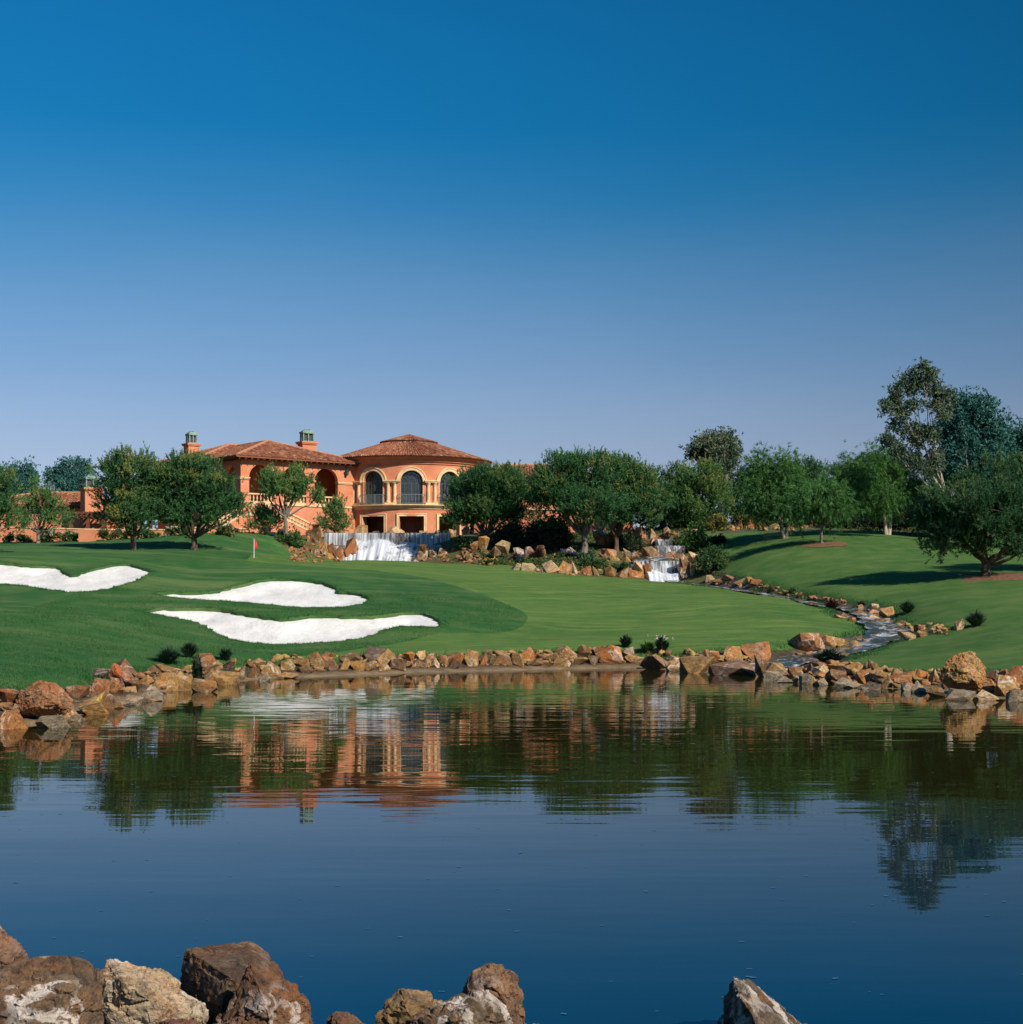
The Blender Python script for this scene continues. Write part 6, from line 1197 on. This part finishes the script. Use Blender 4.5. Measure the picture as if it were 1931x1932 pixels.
# the near bank: individually shaped boulders
def crag(name, pts_, D, col, label, amp=0.035, vein=0.6, sub=4, seed=0):
    bm = bmesh.new(); P3 = [at(u, v, D + dd) for u, v, dd in pts_]; c = sum(P3, Vector()) / len(P3)
    for p in P3: bm.verts.new(p - c)
    r = bmesh.ops.convex_hull(bm, input=bm.verts); bmesh.ops.delete(bm, geom=list({g for g in list(r['geom_interior']) + list(r['geom_unused']) if isinstance(g, bmesh.types.BMVert)}), context='VERTS')
    bmesh.ops.bevel(bm, geom=list(bm.edges), offset=0.010, segments=1, affect='EDGES', profile=0.5); bmesh.ops.triangulate(bm, faces=bm.faces)
    for _ in range(7):
        e = [e for e in bm.edges if e.calc_length() > 0.024]
        if not e or len(bm.verts) > 16000: break
        bmesh.ops.subdivide_edges(bm, edges=e, cuts=1); bmesh.ops.triangulate(bm, faces=bm.faces)
    bm.normal_update(); so = Vector((seed * 7.3, seed * 3.1, 0))
    for v in bm.verts:
        q = v.co + so; d = noise.fractal(q * 2.2, 1.0, 2.0, 2) * amp * 0.22 + noise.fractal(q * 14, 0.75, 2.1, 4) * amp * 0.32
        w3 = q + noise.noise_vector(q * 3.5) * 0.10; ce = noise.voronoi(w3 * Vector((4.2, 4.2, 6.0)))[1][0]; d += (noise.cell(ce * 53.0) - 0.5) * amp * 0.75      # broken plates
        w4 = q + noise.noise_vector(q * 9) * 0.03; ce = noise.voronoi(w4 * 13.0)[1][0]; d += (noise.cell(ce * 31.0) - 0.5) * amp * 0.25
        rg = abs(noise.noise(q * Vector((3.0, 3.0, 5.0)) + Vector((4, 0, 0)))); d -= amp * 0.9 * max(0, 0.035 - rg) * 28
        v.co += v.normal * d
    bmesh.ops.recalc_face_normals(bm, faces=bm.faces)
    me = bpy.data.meshes.new(name); bm.to_mesh(me); bm.free(); me.polygons.foreach_set('use_smooth', np.ones(len(me.polygons), bool)); me.set_sharp_from_angle(angle=math.radians(25))
    o = link(name, me, M['rock']); o.location = c; k = RC_[col][1] if isinstance(col, str) else col; o.color = (k[0] * 0.85, k[1] * 0.83, k[2] * 0.78, vein)
    return tag(o, label, 'rock', 'boulders on the near bank')
B_ = 2010
crag('boulder', [(-60, 1715, .3), (0, 1735, .1), (15, 1752, 0), (33, 1771, 0), (56, 1797, .1), (60, 1850, 0), (-60, 1850, -.2), (-20, 1800, -.25), (-80, 1760, .4), (20, 1830, .6), (60, B_, .2), (-60, B_, .2)], 11.9, 'm', 'jagged brown boulder with white patches, farthest back at the frame edge', seed=1, vein=0.9)
crag('boulder', [(-70, 1868, -.2), (0, 1836, -.05), (53, 1798, .1), (97, 1795, .2), (167, 1808, .15), (197, 1842, .1), (206, 1908, .05), (190, B_, 0), (-60, B_, -.3), (120, 1870, -.3), (60, 1900, -.42), (90, B_, -.45), (0, 1860, .7), (160, 1860, .6), (90, 1815, .6)], 11.2, (0.22, 0.145, 0.085), 'large rounded grey brown boulder crossed by a white quartz vein', seed=2, vein=1.0, amp=0.03)
crag('boulder', [(190, 1828, .05), (199, 1806, .15), (214, 1804, .2), (284, 1818, .25), (322, 1839, .2), (390, 1888, .05), (395, 1907, 0), (388, 1922, -.05), (300, 1925, -.15), (190, 1880, -.1), (200, 1930, -.1), (230, 1850, -.28), (270, 1880, -.3), (300, 1860, .6), (230, 1840, .6), (200, B_, -.1), (385, B_, 0), (300, B_, -.15)], 11.35, (0.60, 0.46, 0.30), 'cream and tan speckled boulder lying aslant beside the vein boulder', seed=3, vein=0.9)
crag('boulder', [(350, 1790, .05), (400, 1782, .3), (477, 1775, .45), (508, 1798, .4), (532, 1829, .25), (434, 1842, -.60), (337, 1842, .05), (394, 1912, -.45), (395, B_, -.40), (350, 1900, .15), (545, 1900, .2), (545, B_, .2), (350, B_, .5)], 11.9, (0.17, 0.105, 0.058), 'dark brown block with a flat sunlit top and shadowed side', seed=4, vein=0.15, amp=0.02)
crag('boulder', [(469, 1816, .1), (514, 1829, .2), (560, 1851, .22), (587, 1891, .15), (598, 1940, .1), (600, B_, .1), (441, 1888, .0), (427, 1897, .1), (398, 1940, .1), (395, B_, .1), (500, 1890, -.22), (530, B_, -.3), (455, 1935, -.2), (500, 1850, .6), (570, 1900, .6)], 10.95, (0.24, 0.12, 0.055), 'rust brown boulder with a peaked outline in front of the dark block', seed=5, vein=0.6)
crag('boulder', [(296, 1925, 0), (330, 1919, 0), (372, 1921, .05), (374, B_, 0), (290, B_, 0), (330, 1930, -.2), (330, 1930, .3), (370, B_, -.3)], 10.8, (0.33, 0.15, 0.10), 'reddish slab peeping up at the frame bottom under the cream boulder', seed=6)
crag('boulder', [(606, 1928, 0), (620, 1912, 0), (636, 1904, .05), (660, 1909, .1), (702, 1931, .05), (715, B_, 0), (600, B_, 0), (650, 1935, -.2), (650, 1920, .35)], 11.3, (0.25, 0.15, 0.09), 'small brown stone between the rust boulder and the jagged tan stone', seed=7)
crag('boulder', [(752, 1863, .1), (807, 1869, .2), (843, 1882, .2), (738, 1886, .05), (706, 1920, 0), (702, B_, 0), (840, B_, 0), (770, 1905, -.2), (850, 1920, .4), (770, 1890, .5)], 11.4, (0.36, 0.22, 0.09), 'jagged ochre stone beside the white veined grey boulder', seed=8, vein=0.3)
crag('boulder', [(886, 1838, .05), (919, 1817, .15), (968, 1824, .15), (971, 1845, .1), (991, 1890, .1), (1000, 1928, .05), (1010, B_, 0), (860, 1876, .05), (850, B_, 0), (930, 1850, -.15), (935, 1920, -.1), (930, 1850, .5)], 11.8, (0.30, 0.165, 0.085), 'tall rust topped stone rising behind the white veined grey boulder', seed=9, vein=0.3)
crag('boulder', [(900, 1860, .1), (926, 1866, .12), (965, 1899, .1), (979, 1935, .05), (985, B_, 0), (845, 1884, .1), (793, 1901, .05), (750, 1928, 0), (735, B_, 0), (880, 1900, -.25), (900, B_, -.3), (800, B_, -.25), (880, 1890, .5)], 11.2, (0.25, 0.165, 0.09), 'grey orange boulder edged with a white vein at the frame bottom', seed=10, vein=1.0)
crag('boulder', [(990, 1935, 0), (1016, 1919, 0), (1034, 1928, .05), (1045, B_, 0), (985, B_, 0), (1016, 1940, -.15), (1016, 1935, .3)], 11.6, 'g', 'small grey stone at the foot of the tall rust topped stone', seed=11)
crag('boulder', [(1384, 1835, .05), (1406, 1845, .1), (1456, 1880, .25), (1524, 1932, .3), (1570, B_, .3), (1370, 1876, .1), (1353, 1935, .1), (1345, B_, .1), (1395, 1880, -.30), (1420, 1912, -.45), (1450, B_, -.6), (1440, 1900, .5), (1400, 1870, .4)], 11.6, (0.17, 0.12, 0.075), 'lone fin shaped boulder with a pale ridge standing in the water', seed=12, vein=0.8, amp=0.025)

crag('rock', [(1775, 1262, 0), (1788, 1243, .1), (1810, 1231, .1), (1834, 1228, .15), (1850, 1240, .1), (1862, 1262, .1), (1864, 1287, 0), (1850, 1300, -.1), (1790, 1300, -.1), (1772, 1282, 0), (1815, 1262, -.55), (1840, 1285, -.6), (1800, 1285, -.45), (1815, 1245, .9), (1850, 1270, .9), (1785, 1280, .8)], 50.6, (0.48, 0.29, 0.10), 'huge tan boulder on the lawn shore, largest of the far rocks', seed=21, vein=0.15, amp=0.05)
crag('rock', [(22, 1335, 0), (38, 1302, .1), (74, 1282, .2), (106, 1289, .2), (131, 1312, .1), (140, 1338, 0), (122, 1352, -.1), (36, 1354, -.1), (80, 1310, -.5), (60, 1335, -.6), (110, 1330, -.55), (80, 1300, .8), (120, 1330, .7), (40, 1330, .7)], 40.4, (0.38, 0.18, 0.07), 'big rounded rust boulder on the grassy bank near the frame edge', seed=22, vein=0.2, amp=0.045)
crag('rock', [(203, 1264, 0), (214, 1250, .1), (226, 1256, .1), (249, 1281, 0), (250, 1292, -.05), (231, 1296, -.1), (205, 1283, 0), (222, 1270, -.25), (240, 1286, -.2), (225, 1265, .35), (240, 1285, .3)], 51.5, (0.44, 0.14, 0.04), 'orange red leaning slab on the bank below the turf', seed=23, vein=0.2, amp=0.02)
for o in list(COL.objects):
    if o.get('category') == 'rock' and o.name.startswith('rock'): o['group'] = 'boulders of the far shore'
ORD = ['first', 'second', 'third', 'fourth', 'fifth', 'sixth', 'seventh', 'eighth', 'ninth', 'tenth', 'eleventh', 'twelfth', 'thirteenth', 'fourteenth', 'fifteenth', 'sixteenth']
def describe():
    G = {}
    for o, col, zone, u, asp, wm, v in ROCKS:
        shape = 'tall' if asp > 1.05 else 'flat' if asp < 0.55 else 'blocky'; size = 'small ' if wm < 0.5 else 'large ' if wm > 1.15 else ''
        G.setdefault((zone, f'{size}{shape} {RC_[col][0]}'), []).append((u, o))
    for (zone, d), L in G.items():
        L.sort(key=lambda q: q[0]); nn = len(L)
        for i, (u, o) in enumerate(L):
            lab = f'{d} rock {Z[zone]}'
            if nn > 1: lab += f', {ORD[i]} of {nn} rightward' if nn < 16 else ''
            tag(o, lab, 'rock', 'rocks ' + Z[zone])
describe()

# ------------------------------------------------------------------ grass blades along the bunker lips and over the near rough
def blades(name, XY, hgt, wd, mat, seed):
    rng = np.random.default_rng(seed); n = len(XY); z = H(XY[:, 0], XY[:, 1]) - 0.01; b = np.column_stack([XY, z]); a = rng.uniform(0, math.pi, n); h = hgt * (0.6 + 0.8 * rng.random(n))
    sd_ = np.stack([np.cos(a), np.sin(a), np.zeros(n)], -1) * wd / 2; tip = b + np.stack([rng.normal(size=n) * 0.35, rng.normal(size=n) * 0.35, np.ones(n)], -1) * h[:, None]
    V = np.stack([b - sd_, b + sd_, tip], 1).reshape(-1, 3); k = rng.normal(size=n) * 0.14 + 0.45; tn = np.stack([k - 0.15, k - 0.15, k + 0.15], 1).ravel()
    return tag(link(name, tri_mesh(name, V, np.arange(len(V)).reshape(-1, 3), tn), mat), kind='stuff')
L_ = []
for kk in 'abc':
    P = np.array(BUNK[kk]); Q = np.roll(P, -1, 0); f = RNG.random((len(P), 30, 1)); q = (P[:, None] * (1 - f) + Q[:, None] * f).reshape(-1, 2)
    d = np.repeat(unit(np.stack([-(Q - P)[:, 1], (Q - P)[:, 0]], -1)), 30, 0); c0 = inside(P, *(q + d * 0.1).T); d[c0] *= -1; L_.append(q + d * RNG.random((len(q), 1)) ** 2 * 0.45 - d * 0.03)
blades('grass_fringe', np.concatenate(L_), 0.09, 0.03, M['blade'], 1)
rp_ = np.array(rough_poly); q = np.stack([RNG.uniform(-26, 10, 260000), RNG.uniform(38, 92, 260000)], -1); q = q[inside(rp_, q[:, 0], q[:, 1])]
fp_ = np.array(fair_poly); q = q[~inside(fp_, q[:, 0], q[:, 1])]
for kk in 'abc': q = q[~inside(np.array(BUNK[kk]), q[:, 0], q[:, 1])]
blades('grass', q, 0.06, 0.025, M['blade'], 2)
e_ = np.array(smooth_poly(ledge, 0.3, False) + smooth_poly(redge, 0.3, False) + smooth_poly(stl, 0.3, False) + smooth_poly(strr, 0.3, False)); q = np.repeat(e_, 40, 0) + RNG.normal(size=(len(e_) * 40, 2)) * (0.25, 0.3) + (0, 0.15); blades('grass_fringe', q, 0.12, 0.03, M['blade'], 3)

def cover(name, mask, n, leaf, hgt, seed, keep=0.5):
    rng = np.random.default_rng(seed); T = cf[mask]; A3 = cv[T]; ar = np.abs(np.cross(A3[:, 1] - A3[:, 0], A3[:, 2] - A3[:, 0])); ar = ar * (np.abs(A3.mean(1)[:, 0]) < 60) * (A3.mean(1)[:, 1] < 165) * (ar < 8)
    pick = rng.choice(len(T), n, p=ar / ar.sum()); a, b = rng.random((2, n, 1)); fl = (a + b) > 1; a = np.where(fl, 1 - a, a); b = np.where(fl, 1 - b, b); XY = A3[pick, 0] + a * (A3[pick, 1] - A3[pick, 0]) + b * (A3[pick, 2] - A3[pick, 0])
    uu = HU + FP * XY[:, 0] / XY[:, 1]; XY = XY[~(((uu > 540) & (uu < 905) & (XY[:, 1] > 126)) | ((uu > 1125) & (uu < 1345) & (XY[:, 1] < 144)) | ((uu > 985) & (uu < 1200) & (XY[:, 1] < 123.5)) | ((uu > 1350) & (uu < 1565) & (XY[:, 1] > 140) & (XY[:, 1] < 150)))]
    g = np.array([noise.noise(Vector((x * 0.45, y * 0.45, seed))) for x, y in XY]); XY = XY[g > -0.35 + keep * 0.3]; g = g[g > -0.35 + keep * 0.3]; n = len(XY)
    P = np.column_stack([XY, H(XY[:, 0], XY[:, 1])]); P[:, 2] += rng.random(n) * hgt * 0.7 * (0.4 + np.clip(g, 0, 1) * 2); V, F, tn = foliage(P, unit(rng.normal(size=(n, 3)) * 0.7 + (0, 0, 0.8)), np.clip(0.4 + g * 0.5 + rng.normal(size=n) * 0.12, 0, 1), 4, 0.2, 0.10, 0.6, rng, True)
    return tag(link(name, tri_mesh(name, V, F, tn), M[leaf]), kind='stuff')
cover('groundcover', bedm, 24000, 'olive', 0.16, 3); cover('groundcover', bedm, 16000, 'shrub', 0.22, 8, 0.9); cover('groundcover', hillm & (cen[:, 1] > 136), 16000, 'olive', 0.3, 12, 0.8)

# debris specks floating on the near water, reflected sky blue put into their colour
rng = np.random.default_rng(77); n = 260; XY = np.stack([rng.uniform(-9, 9, n), rng.uniform(11.5, 30, n)], -1); XY = XY[inside(POND, XY[:, 0], XY[:, 1])]; n = len(XY); a = rng.uniform(-0.5, 0.5, n); L = rng.uniform(0.010, 0.032, n); W = L * rng.uniform(0.25, 0.6, n)
ca, sa = np.cos(a), np.sin(a); V = np.stack([np.column_stack([XY[:, 0] + dx * L * ca - dy * W * sa, XY[:, 1] + dx * L * sa + dy * W * ca, np.full(n, 0.006)]) for dx, dy in ((-1, -1), (1, -1), (1, 1), (-1, 1))], 1).reshape(-1, 3)
tag(link('floating_specks', tri_mesh('floating_specks', V, np.arange(len(V)).reshape(-1, 4)), mat_plain('sky blue floating specks', (0.05, 0.14, 0.22), 0.3, 3, 0.6)), kind='stuff')
